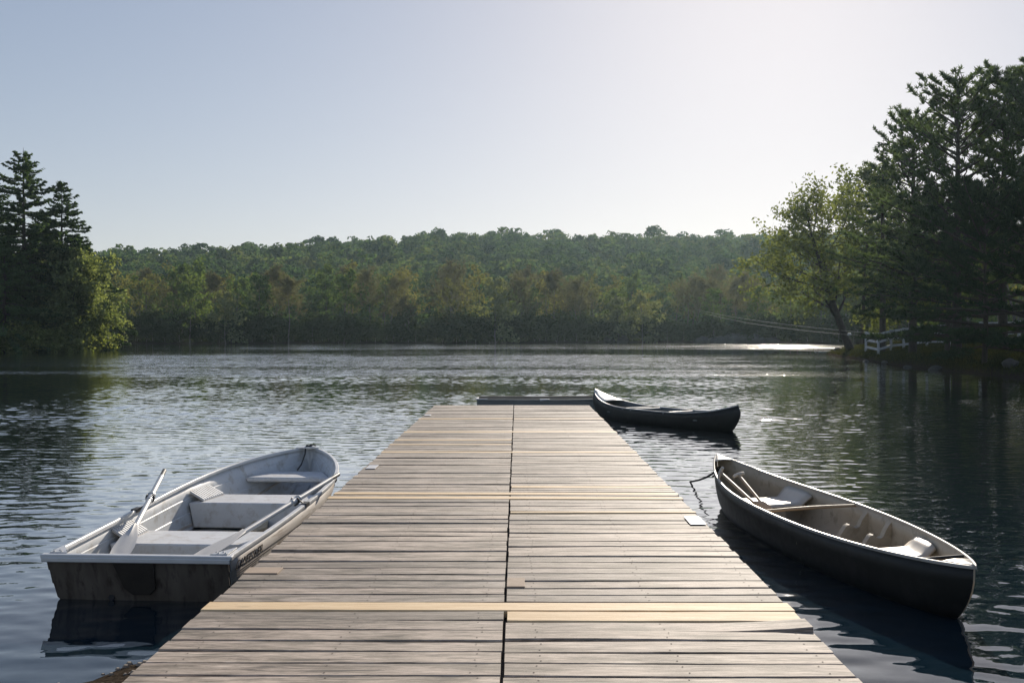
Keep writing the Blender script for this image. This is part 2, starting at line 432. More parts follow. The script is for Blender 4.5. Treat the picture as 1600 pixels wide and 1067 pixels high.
gx = axis((-900,-300,60),(-300,-100,8),(-100,-62,3),(-62,-40,.8),(-40,-6,2.5),(-6,8,.35),(8,18,1.5),(18,34,.5),(34,62,1.5),(62,110,4),(110,300,9),(300,901,60))
gy = axis((-60,-8,8),(-8,3,1),(3,7,.25),(7,36,1.5),(36,112,.7),(112,182,1.6),(182,260,5),(260,450,8),(450,1500,70))
GX, GY = np.meshgrid(gx, gy); GZ = terrain(GX, GY)
nx, ny = len(gx), len(gy)
me = bpy.data.meshes.new('ground')
idx = np.arange(nx*ny).reshape(ny, nx)
faces = np.stack([idx[:-1,:-1], idx[:-1,1:], idx[1:,1:], idx[1:,:-1]], -1).reshape(-1,4)
me.vertices.add(nx*ny); me.vertices.foreach_set('co', np.stack([GX,GY,GZ],-1).astype(np.float32).reshape(-1))
nf = len(faces); me.loops.add(nf*4); me.polygons.add(nf)
me.loops.foreach_set('vertex_index', faces.astype(np.int32).reshape(-1))
me.polygons.foreach_set('loop_start', np.arange(0,nf*4,4,dtype=np.int32)); me.polygons.foreach_set('loop_total', np.full(nf,4,dtype=np.int32))
me.polygons.foreach_set('use_smooth', np.ones(nf, bool))
me.materials.append(M['ground']); me.update(calc_edges=True)
g = bpy.data.objects.new('ground', me); COL.objects.link(g)
tag(g, 'wooded earth banks and hill around the lake', 'ground', kind='structure')
def gz(x, y): return float(terrain(np.array([x]), np.array([y]))[0])

def waves():
    # real wavelets where the eye can resolve them; further out the material's facets take over
    rng = np.random.default_rng(21)
    xs = np.concatenate([np.arange(-27,-13,.07), np.arange(-13,13,.036), np.arange(13,27.01,.07)]); ys = np.concatenate([np.arange(3,22,.036), np.arange(22,46.01,.06)])
    X, Y = np.meshgrid(xs, ys)
    Z = np.zeros_like(X); Zs = np.zeros_like(X)
    n = 52; lam = np.exp(rng.uniform(math.log(.125), math.log(.62), n)); th = rng.normal(0, .5, n)+.12
    k = 2*PI/lam; wgt = np.where(lam < .42, 1.0, .55)
    for i in range(n):
        kx, ky = k[i]*math.sin(th[i]), k[i]*math.cos(th[i]); sl_ = wgt[i]/math.sqrt(n/2)
        Zs += sl_/k[i]*np.sin(kx*X+ky*Y+rng.uniform(0, 6.28)+.8*np.sin(.31*X+.23*Y+i))
    A = np.interp(Y, [3,6,8,11,14,24,28,38,43,45.6], [.010,.018,.026,.038,.052,.066,.046,.044,.045,0])
    P_ = np.zeros_like(X)
    for i in range(9):
        a = rng.uniform(0, PI); f = rng.uniform(.12, .9); P_ += np.sin(f*(X*math.cos(a)*.5+Y*math.sin(a))+rng.uniform(0,6))/3
    A = A*np.clip(1+.45*P_, .25, 1.8)
    A *= .30+.70*ss(-26, -11, X+.25*np.minimum(0,16-Y))
    A *= 1-.45*ss(8, 17, X)
    A *= ss(27, 25.6, np.abs(X))*ss(3.0, 3.6, Y)
    Z = Zs*A
    ny, nx = X.shape; idx = np.arange(nx*ny, dtype=np.int32).reshape(ny, nx)
    F_ = np.stack([idx[:-1,:-1], idx[:-1,1:], idx[1:,1:], idx[1:,:-1]], -1).reshape(-1,4)
    co = np.stack([X, Y, Z], -1).reshape(-1,3)
    x0, x1, y0, y1 = xs[0], xs[-1], ys[0], ys[-1]; b = nx*ny
    ring = np.array([(-320,-40,0),(320,-40,0),(320,215,0),(-320,215,0),(x0,-40,0),(x1,-40,0),(x1,215,0),(x0,215,0)])
    c00, c10, c11, c01 = idx[0,0], idx[0,-1], idx[-1,-1], idx[-1,0]
    R_ = np.array([(b+4,b+5,c10,c00),(c01,c11,b+6,b+7),(b+0,b+4,b+7,b+3),(b+5,b+1,b+2,b+6)], dtype=np.int32)
    co = np.concatenate([co, ring]); F_ = np.concatenate([F_, R_])
    me = bpy.data.meshes.new('water'); me.vertices.add(len(co)); me.vertices.foreach_set('co', co.astype(np.float32).reshape(-1))
    m = len(F_); me.loops.add(m*4); me.polygons.add(m); me.loops.foreach_set('vertex_index', F_.reshape(-1))
    me.polygons.foreach_set('loop_start', np.arange(0,m*4,4,dtype=np.int32)); me.polygons.foreach_set('loop_total', np.full(m,4,dtype=np.int32))
    me.polygons.foreach_set('use_smooth', np.ones(m, bool)); me.materials.append(M['water']); me.update(calc_edges=True)
    o = bpy.data.objects.new('water', me); COL.objects.link(o); return o
wt = waves()
tag(wt, 'dark rippled lake water reflecting trees and sky', 'water', kind='structure')

# ------------------------------------------------------------------ dock
rnd = random.Random(5)
dock = empty('wooden_dock', (-.1, 10, 0))
tag(dock, 'long weathered grey plank dock running straight out into the lake, a few planks fresh yellow', 'dock')
DX0, DX1, SEAM = -1.58, 1.383, -.062
def world_child(o, root):
    o.parent = root; o.matrix_parent_inverse = Matrix.Translation(-Vector(root.location)); return o
def plank(mb, x0, x1, yc, wd, tilt, z, rr, mi=0, sag=.004, lift=0):
    """one board with its own bow, warp and ragged ends"""
    n = 15; rows = []
    ph, a = rr.uniform(0,6), rr.uniform(-sag, sag)
    jl, jr = [rr.uniform(-k,k) for k in ((.007,.0025) if x0 < -1 else (.0025,.007))]
    ca, cb = rr.uniform(-.003,.003), rr.uniform(-.002,.002)
    for i in range(n):
        t = i/(n-1); x = x0+jl*(i == 0)+(x1-x0)*t+jr*(i == n-1)
        y = yc + tilt*(x-(x0+x1)/2) + .003*math.sin(ph+t*5)
        zz = z + a*math.sin(ph+t*3.0) + lift*max(0,(t-.62)/.38)**2
        h = wd/2; e = .006; th = .036; w1, w2 = rr.uniform(-.0022,.0022), rr.uniform(-.0022,.0022)
        rows.append([(x,y-h+ca,zz-th),(x,y-h+ca+w1,zz-e),(x,y-h+e+ca+w1,zz),(x,y+h-e+w2,zz+cb),(x,y+h+w2,zz-e+cb),(x,y+h,zz-th)])
    mb.grid(rows, mi, closed=True)
    m0 = mb.n-6*n
    mb.f.append(tuple(m0+k for k in range(6))); mb.m.append(mi)
    mb.f.append(tuple(mb.n-6+k for k in reversed(range(6)))); mb.m.append(mi)
    return lambda t: z + a*math.sin(ph+t*3.0)
full_new = [(5.07,.158), (8.40,.125), (8.63,.125), (11.62,.13), (13.97,.15)]
half_new_r = [(4.895,.155), (9.0,.10), (16.1,.15), (7.74,.06)]
half_new_l = [(16.1,.15), (12.93,.12), (12.4,.08)]
def blocked(y, lst):
    return any(abs(y-a) < (b/2+.07) for a, b in lst)
def deck_half(x0, x1, specials, rr, leftside):
    mb = MB(); nl = MB(); y = .35
    sp = sorted(specials)
    bounds = []
    cur = .35
    for a, b in sp + [(19.12, 0)]:
        bounds.append((cur, a-b/2-.006)); cur = a+b/2+.006
    for lo, hi in bounds:
        if hi-lo < .04: continue
        k = max(1, round((hi-lo)/.152)); p = (hi-lo)/k
        cuts = [lo+p*i+(rr.uniform(-.014,.014) if 0 < i < k else 0) for i in range(k+1)]
        for i in range(k):
            gap = rr.choice([.006,.008,.009,.011,.015])
            wd = cuts[i+1]-cuts[i]-gap; yc = (cuts[i]+cuts[i+1])/2
            tl = (-.028*ss(9.5,5.2,yc) if leftside else 0)*0
            zf = plank(mb, x0, x1, yc, wd, tl+rr.uniform(-.004,.004), ZD+rr.uniform(-.004,.004), rr, lift=.024 if (not leftside and abs(yc-4.69) < .078) else 0)
            for sx in (.10, .52, .93):
                for sy in (-.28, .28):
                    X = x0+(x1-x0)*sx+rr.uniform(-.02,.02); Y = yc+wd*sy+rr.uniform(-.008,.008)
                    nl.add([(X+.0045*math.cos(q*PI/3), Y+.0045*math.sin(q*PI/3), zf(sx)+.0018) for q in range(6)], [tuple(range(6))])
    return mb, nl
fx = sorted(full_new)
mbl, nl1 = deck_half(DX0, SEAM-.007, full_new+half_new_l, random.Random(11), True)
mbr, nl2 = deck_half(SEAM+.007, DX1, full_new+half_new_r, random.Random(23), False)
world_child(mbl.build('plank_deck', M['deck']), dock)
world_child(mbr.build('plank_deck', M['deck']), dock)
nl1.add(nl2.v, nl2.f); world_child(nl1.build('nail_heads', M['nail'], fixn=False), dock)
rr = random.Random(3)
for (y, wd) in full_new:
    mb = MB(); plank(mb, DX0-.012, DX1+.012, y, wd, 0, ZD+.004, rr, sag=.002)
    o = mb.build('replacement_plank', M['newdeck']); o['label'] = 'fresh yellow full-width plank'; world_child(o, dock)
for lst, a, b in ((half_new_r, SEAM+.012, DX1+.006), (half_new_l, DX0-.006, SEAM-.012)):
    for (y, wd) in lst:
        mb = MB(); plank(mb, a, b, y, wd, 0, ZD+.003, rr, sag=.002)
        o = mb.build('replacement_plank', M['newdeck']); o['label'] = 'fresh pale half-width plank'; world_child(o, dock)
for px, py, wx, wy in ((581,731,.10,.27), (1086,815,.115,.29), (668,649.5,.11,.2)):
    d = 1.4*F/(py-519); x = (px-808)/F*d
    mb = MB(); mb.box((x,d,ZD+.009), (wx,wy,.005)); o = mb.build('metal_plate', M['plate'], bevel=.002); world_child(o, dock)
# plywood patches
for px, py, wx, wy in ((806,911,.10,.20), (410,893,.20,.145)):
    d = 1.4*F/(py-519); x = (px-808)/F*d
    mb = MB(); mb.box((x,d,ZD-.0115), (wx,wy,.034)); o = mb.build('repair_patch', M['rusty'], bevel=.002); world_child(o, dock)
mb = MB()
for x in (DX0+.05, -.55, SEAM, .5, DX1-.05): mb.box((x, 9.7, ZD-.13), (.06, 18.7, .17))
world_child(mb.build('joist', M['beam']), dock)
mb = MB(); mb.box((-.1, 19.085, ZD-.135), (2.9, .04, .18)); world_child(mb.build('end_board', M['beam']), dock)
for y in (2.2, 6.3, 10.4, 14.5, 18.6):
    for x in (DX0+.16, DX1-.16):
        mb = MB(); mb.tube([(x,y,-1.9),(x,y,ZD-.06)], .075, 10); world_child(mb.build('post', M['beam'], smooth=40), dock)

# ------------------------------------------------------------------ aluminium rowboat
BL = 4.5
ax0 = Vector((-2.585, 6.77)); ax1 = Vector((-2.35, 11.28))
rb = empty('rowing_boat', (ax0.x, ax0.y, 0), -math.atan2(ax1.x-ax0.x, ax1.y-ax0.y))
tag(rb, 'grey aluminium rowing boat with three bench seats moored against the left side of the dock', 'rowing boat')
def interp(tab, u):
    us = [a for a, _ in tab]; vs_ = [b for _, b in tab]
    return float(np.interp(u, us, vs_))
def smooth_tab(tab, n=60):
    """Catmull-Rom resample of a table"""
    us = np.array([a for a, _ in tab]); vv = np.array([b for _, b in tab])
    m = np.gradient(vv, us)
    out = []
    for u in np.linspace(us[0], us[-1], n):
        i = min(max(np.searchsorted(us, u)-1, 0), len(us)-2); h = us[i+1]-us[i]; t = (u-us[i])/h
        out.append((u, (2*t**3-3*t*t+1)*vv[i]+(t**3-2*t*t+t)*h*m[i]+(-2*t**3+3*t*t)*vv[i+1]+(t**3-t*t)*h*m[i+1]))
    return out
bgT = smooth_tab([(0,.635),(.8,.665),(1.6,.685),(2.4,.69),(3.0,.655),(3.5,.555),(3.85,.44),(4.15,.30),(4.35,.175),(4.46,.085)])
zgT = smooth_tab([(0,.32),(1,.345),(2,.385),(3,.435),(3.8,.49),(4.46,.535)])
zkT = smooth_tab([(0,-.09),(1,-.11),(2.4,-.11),(3.2,-.07),(3.8,.02),(4.2,.14),(4.46,.27)])
bcf = [(0,.955),(2.4,.94),(3.4,.74),(4.1,.55),(4.46,.38)]
def rake(p):
    x, y, z = p; return (x, y+(.32-z)*.34*max(0, 1-y/.5), z)
def rb_section(u):
    bg, zg, zk, k = interp(bgT,u), interp(zgT,u), interp(zkT,u), interp(bcf,u)
    bc = bg*k; hz = zg-zk; zc = zk+min(.11, hz*.33)
    pts = [(0,zk),(.5*bc,zk+.012),(.80*bc,zk+(zc-zk)*.26),(.93*bc,zk+(zc-zk)*.55),(bc,zc)]
    for t, e in ((.33,0),(.345,.007),(.66,.0),(.675,.007),(1,0)):
        pts.append((bc+(bg-bc)*t+e, zc+(zg-zc)*t))
    return pts
def rb_half(u, z):
    s = rb_section(u); return float(np.interp(z, [p[1] for p in s], [p[0] for p in s]))
US = list(np.linspace(0, 3.2, 17)) + list(np.linspace(3.3, 4.46, 16))
rows = []
for u in US:
    s = rb_section(u)
    rows.append([(-v,u,z) for v, z in reversed(s)] + [(v,u,z) for v, z in s[1:]])
# stem: close the bow with a rounded nose
s = rb_section(4.46)
for kx, du in ((.86,.02),(.6,.038),(.25,.046),(0,.048)):
    rows.append([(-v*kx,4.46+du,z) for v, z in reversed(s)] + [(v*kx,4.46+du,z) for v, z in s[1:]])
mb = MB(); mb.grid([[rake(p) for p in r[::-1]] for r in rows])
hull = mb.build('hull', [M['boat_out'], M['boat_in']], rb, smooth=28, fixn=False)
sm = hull.modifiers.new('shell', 'SOLIDIFY'); sm.thickness = .008; sm.offset = 0; sm.material_offset = 1; sm.material_offset_rim = 1; sm.use_even_offset = False
s0 = rb_section(0)
prof = [(-v,0,z) for v, z in reversed(s0)] + [(v,0,z) for v, z in s0[1:]]
mb = MB(); mb.prism([rake((v*.998, -.004, z)) for v, _, z in prof], (0,-.03,0))
tr = mb.build('transom', M['transom'], rb)
mb = MB(); mb.box((0,-.022,.323), (1.33,.055,.03)); mb.box((0,-.052,.304), (1.31,.012,.034)); mb.build('transom_cap', M['alu'], rb, bevel=.006)
mb = MB(); mb.prism([rake(p) for p in ((-.165,-.038,.285),(.125,-.038,.285),(.105,-.038,.09),(.06,-.038,.045),(-.06,-.038,.045),(-.115,-.038,.09))], (0,-.018,0)); mb.build('motor_pad', M['pad'], tr, bevel=.004)
mb = MB(); mb.tube([rake((-.22,-.034,.02)),rake((-.22,-.05,.02))], .022, 12); mb.build('drain_plug', M['black'], tr)
mb = MB(); mb.add([rake(p) for p in ((-.5,.007,.27),(.5,.007,.27),(.5,.007,-.02),(-.5,.007,-.02))], [(0,1,2,3)]); mb.build('inner_panel', M['boat_in'], tr, fixn=False)
# gunwale: one rail round the bow
path = [(-interp(bgT,u), u, interp(zgT,u)) for u in US] + [(-interp(bgT,4.46)*.6,4.50,.538),(0,4.512,.541),(interp(bgT,4.46)*.6,4.50,.538)] + [(interp(bgT,u), u, interp(zgT,u)) for u in reversed(US)]
def sweep(mb, path, prof, mi=0, up=Vector((0,0,1))):
    rows = []; n = len(path); path = [Vector(p) for p in path]
    for i in range(n):
        t = (path[min(i+1,n-1)]-path[max(i-1,0)]).normalized(); sd_ = t.cross(up).normalized()
        rows.append([path[i]+sd_*a+up*b for a, b in prof])
    mb.grid(rows, mi, closed=True); m = len(prof)
    mb.f.append(tuple(range(mb.n-n*m, mb.n-n*m+m))); mb.m.append(mi); mb.f.append(tuple(reversed(range(mb.n-m, mb.n)))); mb.m.append(mi)
mb = MB(); sweep(mb, path, [(-.009,-.018),(-.011,.004),(-.006,.012),(.022,.014),(.028,.006),(.026,-.018)])
mb.build('gunwale', M['alu'], rb, smooth=50)
# bow plate and cleat
mb2 = MB(); mb2.prism([(-.13,4.40,.545),(-.06,4.49,.551),(.06,4.49,.551),(.13,4.40,.545)], (0,0,.012)); mb2.build('bow_plate', M['alu'], rb)
# stern corner brackets
for s in (-1, 1):
    mb = MB(); mb.prism([(s*.62,.0,.338),(s*.62,.20,.343),(s*.57,.12,.338),(s*.50,.0,.336)], (0,0,.008))
    for k in range(4): mb.tube([(s*(.6-.025*k),.02+.03*(k % 2),.343),(s*(.6-.025*k),.02+.03*(k % 2),.353)], .007, 6)
    mb.build('corner_bracket', M['alu'], rb)
def bench(name, u0, u1, zt, zb, solid=True):
    mb = MB(); V = []
    for z, ins in ((zb, .02), (zt, .012)):
        V.append([(-(rb_half(u0,z)-ins),u0,z),((rb_half(u0,z)-ins),u0,z),((rb_half(u1,z)-ins),u1,z),(-(rb_half(u1,z)-ins),u1,z)])
    mb.hexa(V[0]+V[1])
    return mb.build(name, M['seat'], rb, bevel=.014, smooth=60)
bench('stern_seat', .93, 1.46, .205, -.03)
bench('middle_seat', 2.56, 3.07, .245, .005)
bench('bow_seat', 3.60, 4.06, .335, .285)
# ribbed seat brackets against the sides
def ribbed(u0, u1, z0, s):
    mb = MB()
    a0, a1 = rb_half(u0,z0)-.13, rb_half(u1,z0)-.13
    b0, b1 = rb_half(u0,z0+.085)-.012, rb_half(u1,z0+.085)-.012
    zA, zB = z0+.006, z0+.085
    mb.hexa([(s*a0,u0,zA-.006),(s*b0,u0,zB-.006),(s*b1,u1,zB-.006),(s*a1,u1,zA-.006),(s*a0,u0,zA),(s*b0,u0,zB),(s*b1,u1,zB),(s*a1,u1,zA)])
    n = 10
    for i in range(n):
        t = (i+.5)/n; ta, tb = t-.30/n, t+.30/n
        f = lambda q, e: ((s*(a0+(a1-a0)*q), u0+(u1-u0)*q, zA+e), (s*(b0+(b1-b0)*q), u0+(u1-u0)*q, zB+e))
        A, B = f(ta,0), f(tb,0); C, D = f(ta,.016), f(tb,.016)
        mb.hexa([A[0],A[1],B[1],B[0],C[0],C[1],D[1],D[0]])
    mb.m = [1]*6+[0]*(len(mb.f)-6)  # browner plate: shade between the ribs, with some groove dirt, put into the colour
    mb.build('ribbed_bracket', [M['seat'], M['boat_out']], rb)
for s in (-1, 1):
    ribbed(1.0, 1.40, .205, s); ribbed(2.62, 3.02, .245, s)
# floor ribs
mb = MB()
for v in (-.33, -.11, .11, .33):
    mb.tube([(v*interp(bcf,u)/.78,u,interp(zkT,u)+.022+abs(v)*.02) for u in np.linspace(.1,4.2,14)], .012, 5)
mb.build('floor_ribs', M['boat_in'], rb, smooth=60)
# side strake along the outside with a row of rivets
for s in (-1, 1):
    mb = MB()
    sweep(mb, [(s*(rb_half(u, interp(zkT,u)+.14)+.004), u, interp(zkT,u)+.14) for u in np.linspace(.16,4.1,26)], [(-.012,-.012),(-.012,.012),(.012,.012),(.012,-.012)])
    mb.build('spray_rail', M['boat_out'], rb)
mb = MB(); mb.prism([(-.05,2.35,.0),(.07,2.33,.0),(.15,2.42,.02),(.12,2.55,.05),(-.02,2.55,.05)], (0,0,.035)); mb.build('foam_block', mottled('old_foam', (.52,.42,.28), (.62,.52,.37), 8, .9), rb, bevel=.006)
# lettering
def lettering(text, size, xf, parent, name='lettering'):
    cu = bpy.data.curves.new(name, 'FONT'); cu.body = text; cu.size = size; cu.extrude = .0008; cu.shear = .25
    ob = bpy.data.objects.new(name, cu); COL.objects.link(ob)
    dg = bpy.context.evaluated_depsgraph_get(); me = bpy.data.meshes.new_from_object(ob.evaluated_get(dg))
    COL.objects.unlink(ob); bpy.data.objects.remove(ob)
    for vtx in me.vertices: vtx.co = xf(vtx.co)
    me.materials.clear(); me.materials.append(M['lettering'])
    o = bpy.data.objects.new(name, me); COL.objects.link(o); o.parent = parent; return o
def side_xf(c):
    u = .10+c.x; z = .205+c.y+.02*u
    return Vector((rb_half(u, z)+.0075+c.z, u, z))
lettering('GAMEFISHER', .094, side_xf, rb)
mb = MB()
for k in range(3):
    z = .185-.016*k
    sweep(mb, [(rb_half(u, z+.02*u)+.006, u, z+.02*u) for u in np.linspace(.14,.85-.15*k,8)], [(-.001,-.0022),(-.001,.0022),(.001,.0022),(.001,-.0022)])
mb.build('pinstripe', M['lettering'], rb)
def to_boat(p):
    return rb_inv @ Vector(p)
bpy.context.view_layer.update(); rb_inv = rb.matrix_world.inverted()
def oarlock(p, parent):
    """horned rowlock: socket, pin and ring"""
    p = to_boat(p); s = 1 if p.x > 0 else -1
    gx_ = s*interp(bgT, p.y); gz_ = interp(zgT, p.y)
    mb = MB(); mb.box((gx_-s*.01, p.y, gz_+.004), (.05,.11,.03))
    mb.tube([(gx_-s*.012,p.y,gz_), (p.x*.5+gx_*.5,p.y,gz_+.03), (p.x,p.y,p.z-.04)], .008, 6)
    mb.tube([(p.x+.034*math.cos(a), p.y, p.z+.036*math.sin(a)) for a in np.linspace(R(-235),R(55),14)], .007, 6)
    mb.build('oarlock', M['black'], parent, smooth=50)
def oar(B, T, lk, label):
    B, T = Vector(B), Vector(T); d = (T-B).normalized(); Lg = (T-B).length
    o = empty('oar', B)
    tag(o, label, 'oar', 'oars in the rowing boat')
    side = d.cross(Vector((0,0,1))).normalized(); up = side.cross(d)
    pt = lambda t, a=0, b=0: d*t+side*a+up*b
    mb = MB(); mb.tube([pt(.30), pt(.75), pt(Lg-.16)], [.021,.021,.021], 12); mb.build('shaft', M['oar'], o, smooth=50)
    mb = MB(); rows = []
    for t, wd, th in ((-.06,.05,.005),(-.03,.072,.006),(.1,.078,.007),(.28,.066,.009),(.42,.04,.013),(.52,.024,.02)):
        q = []
        for k in range(12):
            a = 2*PI*k/12; cv = .018*math.cos(a)**2*(1-t)
            q.append(pt(t, wd*math.cos(a), th*math.sin(a)+cv+.014*max(0,1-abs(math.cos(a))*3)))
        rows.append(q)
    mb.grid(rows, closed=True); mb.f.append(tuple(range(12))); mb.m.append(0); mb.f.append(tuple(reversed(range(mb.n-12,mb.n)))); mb.m.append(0)
    mb.build('blade', M['blade'], o, smooth=50)
    mb = MB(); mb.tube([pt(Lg-.17), pt(Lg-.155), pt(Lg-.01), pt(Lg)], [.022,.019,.019,.014], 10); mb.build('grip', M['black'] if lk > .5 else M['oar'], o, smooth=50)
    tl = (lk % 1.0)*Lg
    mb = MB(); mb.tube([pt(tl-.05), pt(tl+.05)], .027, 12); mb.tube([pt(tl+.05), pt(tl+.062)], .036, 12); mb.build('collar', M['alu'], o, smooth=50)
    return o, B+d*tl
oA, lkA = oar(P(186,868,7.2), P(259,735,8.95)+Vector((-.02,0,0)), .62, 'pale oar standing propped up over the outer, open-water side of the rowing boat')
oB, lkB = oar(P(318,870,7.25), P(529,741,9.3), .615, 'oar with a black grip laid over the dock side of the rowing boat')
oarlock(lkA, rb); oarlock(lkB, rb)
# chain hanging at the bow and painter
def chain(mb, pts, pitch=.03, r=.0045):
    pts = [Vector(p) for p in pts]; seg = []
    for a, b in zip(pts[:-1], pts[1:]):
        k = max(1, int((b-a).length/pitch)); seg += [a.lerp(b, i/k) for i in range(k)]
    for i, p in enumerate(seg[:-1]):
        d = (seg[i+1]-p).normalized(); s = d.orthogonal().normalized()
        if i % 2: s = d.cross(s)
        mb.tube([p+d*(.019*math.cos(a))+s*(.011*math.sin(a)) for a in np.linspace(0,2*PI,9)], r, 5, cap=False)
mb = MB(); dch = 9.75
chain(mb, [P(516,748,dch), P(524,751,dch), P(520,759,dch), P(513,767,dch+.05), P(508,779,dch+.1), P(504,795,dch+.15), P(503,812,dch+.15)], pitch=.034, r=.006)
o = mb.build('mooring_chain', M['black']); tag(o, 'black chain dangling beside the bow of the rowing boat', 'chain')
mb = MB()
bw = rb.matrix_world
pts = [bw @ Vector(p) for p in ((.02,4.53,.53),(.0,4.50,.565),(-.03,4.44,.56),(-.015,4.36,.49),(-.02,4.22,.39),(-.03,4.10,.345))]
mb.tube(pts, .008, 6)
mb.tube([bw @ (Vector((0,4.47,.567))+Vector((.028*math.cos(a), .015*math.sin(a), .008*math.sin(2*a)))) for a in np.linspace(0,6,14)], .009, 6)
mb.tube([bw @ Vector(p) for p in ((.02,4.48,.57),(.05,4.47,.58),(.08,4.46,.572))], .008, 6)
o = mb.build('bow_rope', M['rope'], smooth=50); tag(o, 'dark rope knotted over the bow tip of the rowing boat', 'rope')

# ------------------------------------------------------------------ canoes
def canoe(root, Lc, B, zmid, z0, z1, mats, stem=.16, recurve=.05, pw=2.1, zk=-.09, rp=3.0, rk=8.0, inner=True):
    """u runs 0..Lc; z0/z1 sheer at both ends.  Returns helper functions."""
    def half(t): return max(.006, B*max(0, (1-abs(2*t-1)**pw))**.82)
    def sheer(t):
        a = abs(2*t-1); e = z0 if t < .5 else z1
        return zmid+(e-zmid)*a**rp
    def keel(t):
        a = abs(2*t-1); return zk+.10*a**rk
    def sec(t):
        b, zs, zk_ = half(t), sheer(t), keel(t); out = []
        a_ = abs(2*t-1); ex = .5+.45*a_**3
        for q in np.linspace(0, PI/2, 11):
            v = b*math.sin(q)**ex; z = zs-(zs-zk_)*math.cos(q)**.72
            out.append((v, z))
        return out
    def upos(t, z):
        a = abs(2*t-1); sgn = 1 if t > .5 else -1
        zs, zk_ = sheer(t), keel(t); r = (z-zk_)/(zs-zk_)
        off = stem*(1-r)**2.2 + recurve*max(0,(r-.55)/.45)**2
        return t*Lc - sgn*off*a**6
    rows = []
    ts = 0.5-0.5*np.cos(np.linspace(0, PI, 56))
    for t in ts:
        s = sec(t); rows.append([(-v,upos(t,z),z) for v, z in reversed(s)]+[(v,upos(t,z),z) for v, z in s[1:]])
    mb = MB(); mb.grid([r[::-1] for r in rows])
    h = mb.build('hull', [mats[0], mats[1]], root, smooth=60, fixn=False)
    sm = h.modifiers.new('shell', 'SOLIDIFY'); sm.thickness = .007; sm.offset = -1; sm.material_offset = 1; sm.material_offset_rim = 1
    sm.use_even_offset = False; sm.thickness_clamp = 1.0
    pl = [Vector((-half(t), upos(t,sheer(t)), sheer(t))) for t in ts]
    pr = [Vector((half(t), upos(t,sheer(t)), sheer(t))) for t in ts]
    for pth, s in ((pl, 1), (pr, -1)):
        mb = MB(); sweep(mb, pth, [(-.009,-.012),(-.011,.003),(-.006,.009),(.007,.009),(.010,.003),(.009,-.012)]); mb.build('gunwale', mats[2], root, smooth=50)
    def inner_half(t, z):
        s = sec(t); return float(np.interp(z, [p[1] for p in s], [p[0] for p in s]))
    return half, sheer, inner_half, upos
def deckplate(root, Lc, half, sheer, upos, t0, t1, mat, name='deck_plate', dz=.010):
    ts = np.linspace(t0, t1, 9); mb = MB(); rows = []
    for t in ts:
        b = half(t); z = sheer(t)+dz; u = upos(t, sheer(t))
        rows.append([(-b,u,z-.004),(-b*.5,u,z+.004),(0,u,z+.008),(b*.5,u,z+.004),(b,u,z-.004)])
    mb.grid(rows); o = mb.build(name, mat, root, smooth=60, fixn=False)
    sm = o.modifiers.new('thick', 'SOLIDIFY'); sm.thickness = .008
    return o
cn, cf = Vector((2.87,6.22)), Vector((2.22,10.97))
LC = (cf-cn).length
nc = empty('canoe', (cn.x, cn.y, 0), -math.atan2(cf.x-cn.x, cf.y-cn.y), 0)
tag(nc, 'dark canoe with a cream inside, moulded seats and a thwart, close right of the dock', 'canoe')
half, sheer, ihalf, upos = canoe(nc, LC, .43, .342, .385, .50, (M['canoe_out'], M['canoe_in'], M['canoe_rim']), stem=.20, recurve=.0, pw=2.2, rp=3.2)
nc.rotation_euler.y = R(-2.2)
deckplate(nc, LC, half, sheer, upos, .0, .045, M['canoe_rim'])
deckplate(nc, LC, half, sheer, upos, .955, 1.0, M['canoe_rim'])
def moulded_seat(t0, t1, zs):
    """seat pan with upswept ends fixed to the sides"""
    n, m = 15, 7; top = []
    for j in range(m):
        t = t0+(t1-t0)*j/(m-1); u = t*LC; row = []
        wz = ihalf(t, sheer(t)-.03)-.034
        for i in range(n):
            q = 2*i/(n-1)-1; v = q*wz
            a = max(0, (abs(q)-.70)/.30); z = zs+(sheer(t)-.035-zs)*(a*a*(3-2*a))
            dish = -.02*(1-q*q)*(1-(2*j/(m-1)-1)**2)
            edge = -.022*abs(2*j/(m-1)-1)**6
            row.append((v, u, z+dish+edge))
        top.append(row)
    mb = MB(); mb.grid(top)
    o = mb.build('seat', M['canoe_seat'], nc, smooth=180, fixn=False)
    sm = o.modifiers.new('thick', 'SOLIDIFY'); sm.thickness = .022; sm.offset = -1 
    return o
tt = lambda d: (d-cn.y)/(cf.y-cn.y)
moulded_seat(tt(7.12), tt(7.50), .245)
moulded_seat(tt(9.38), tt(9.86), .235)
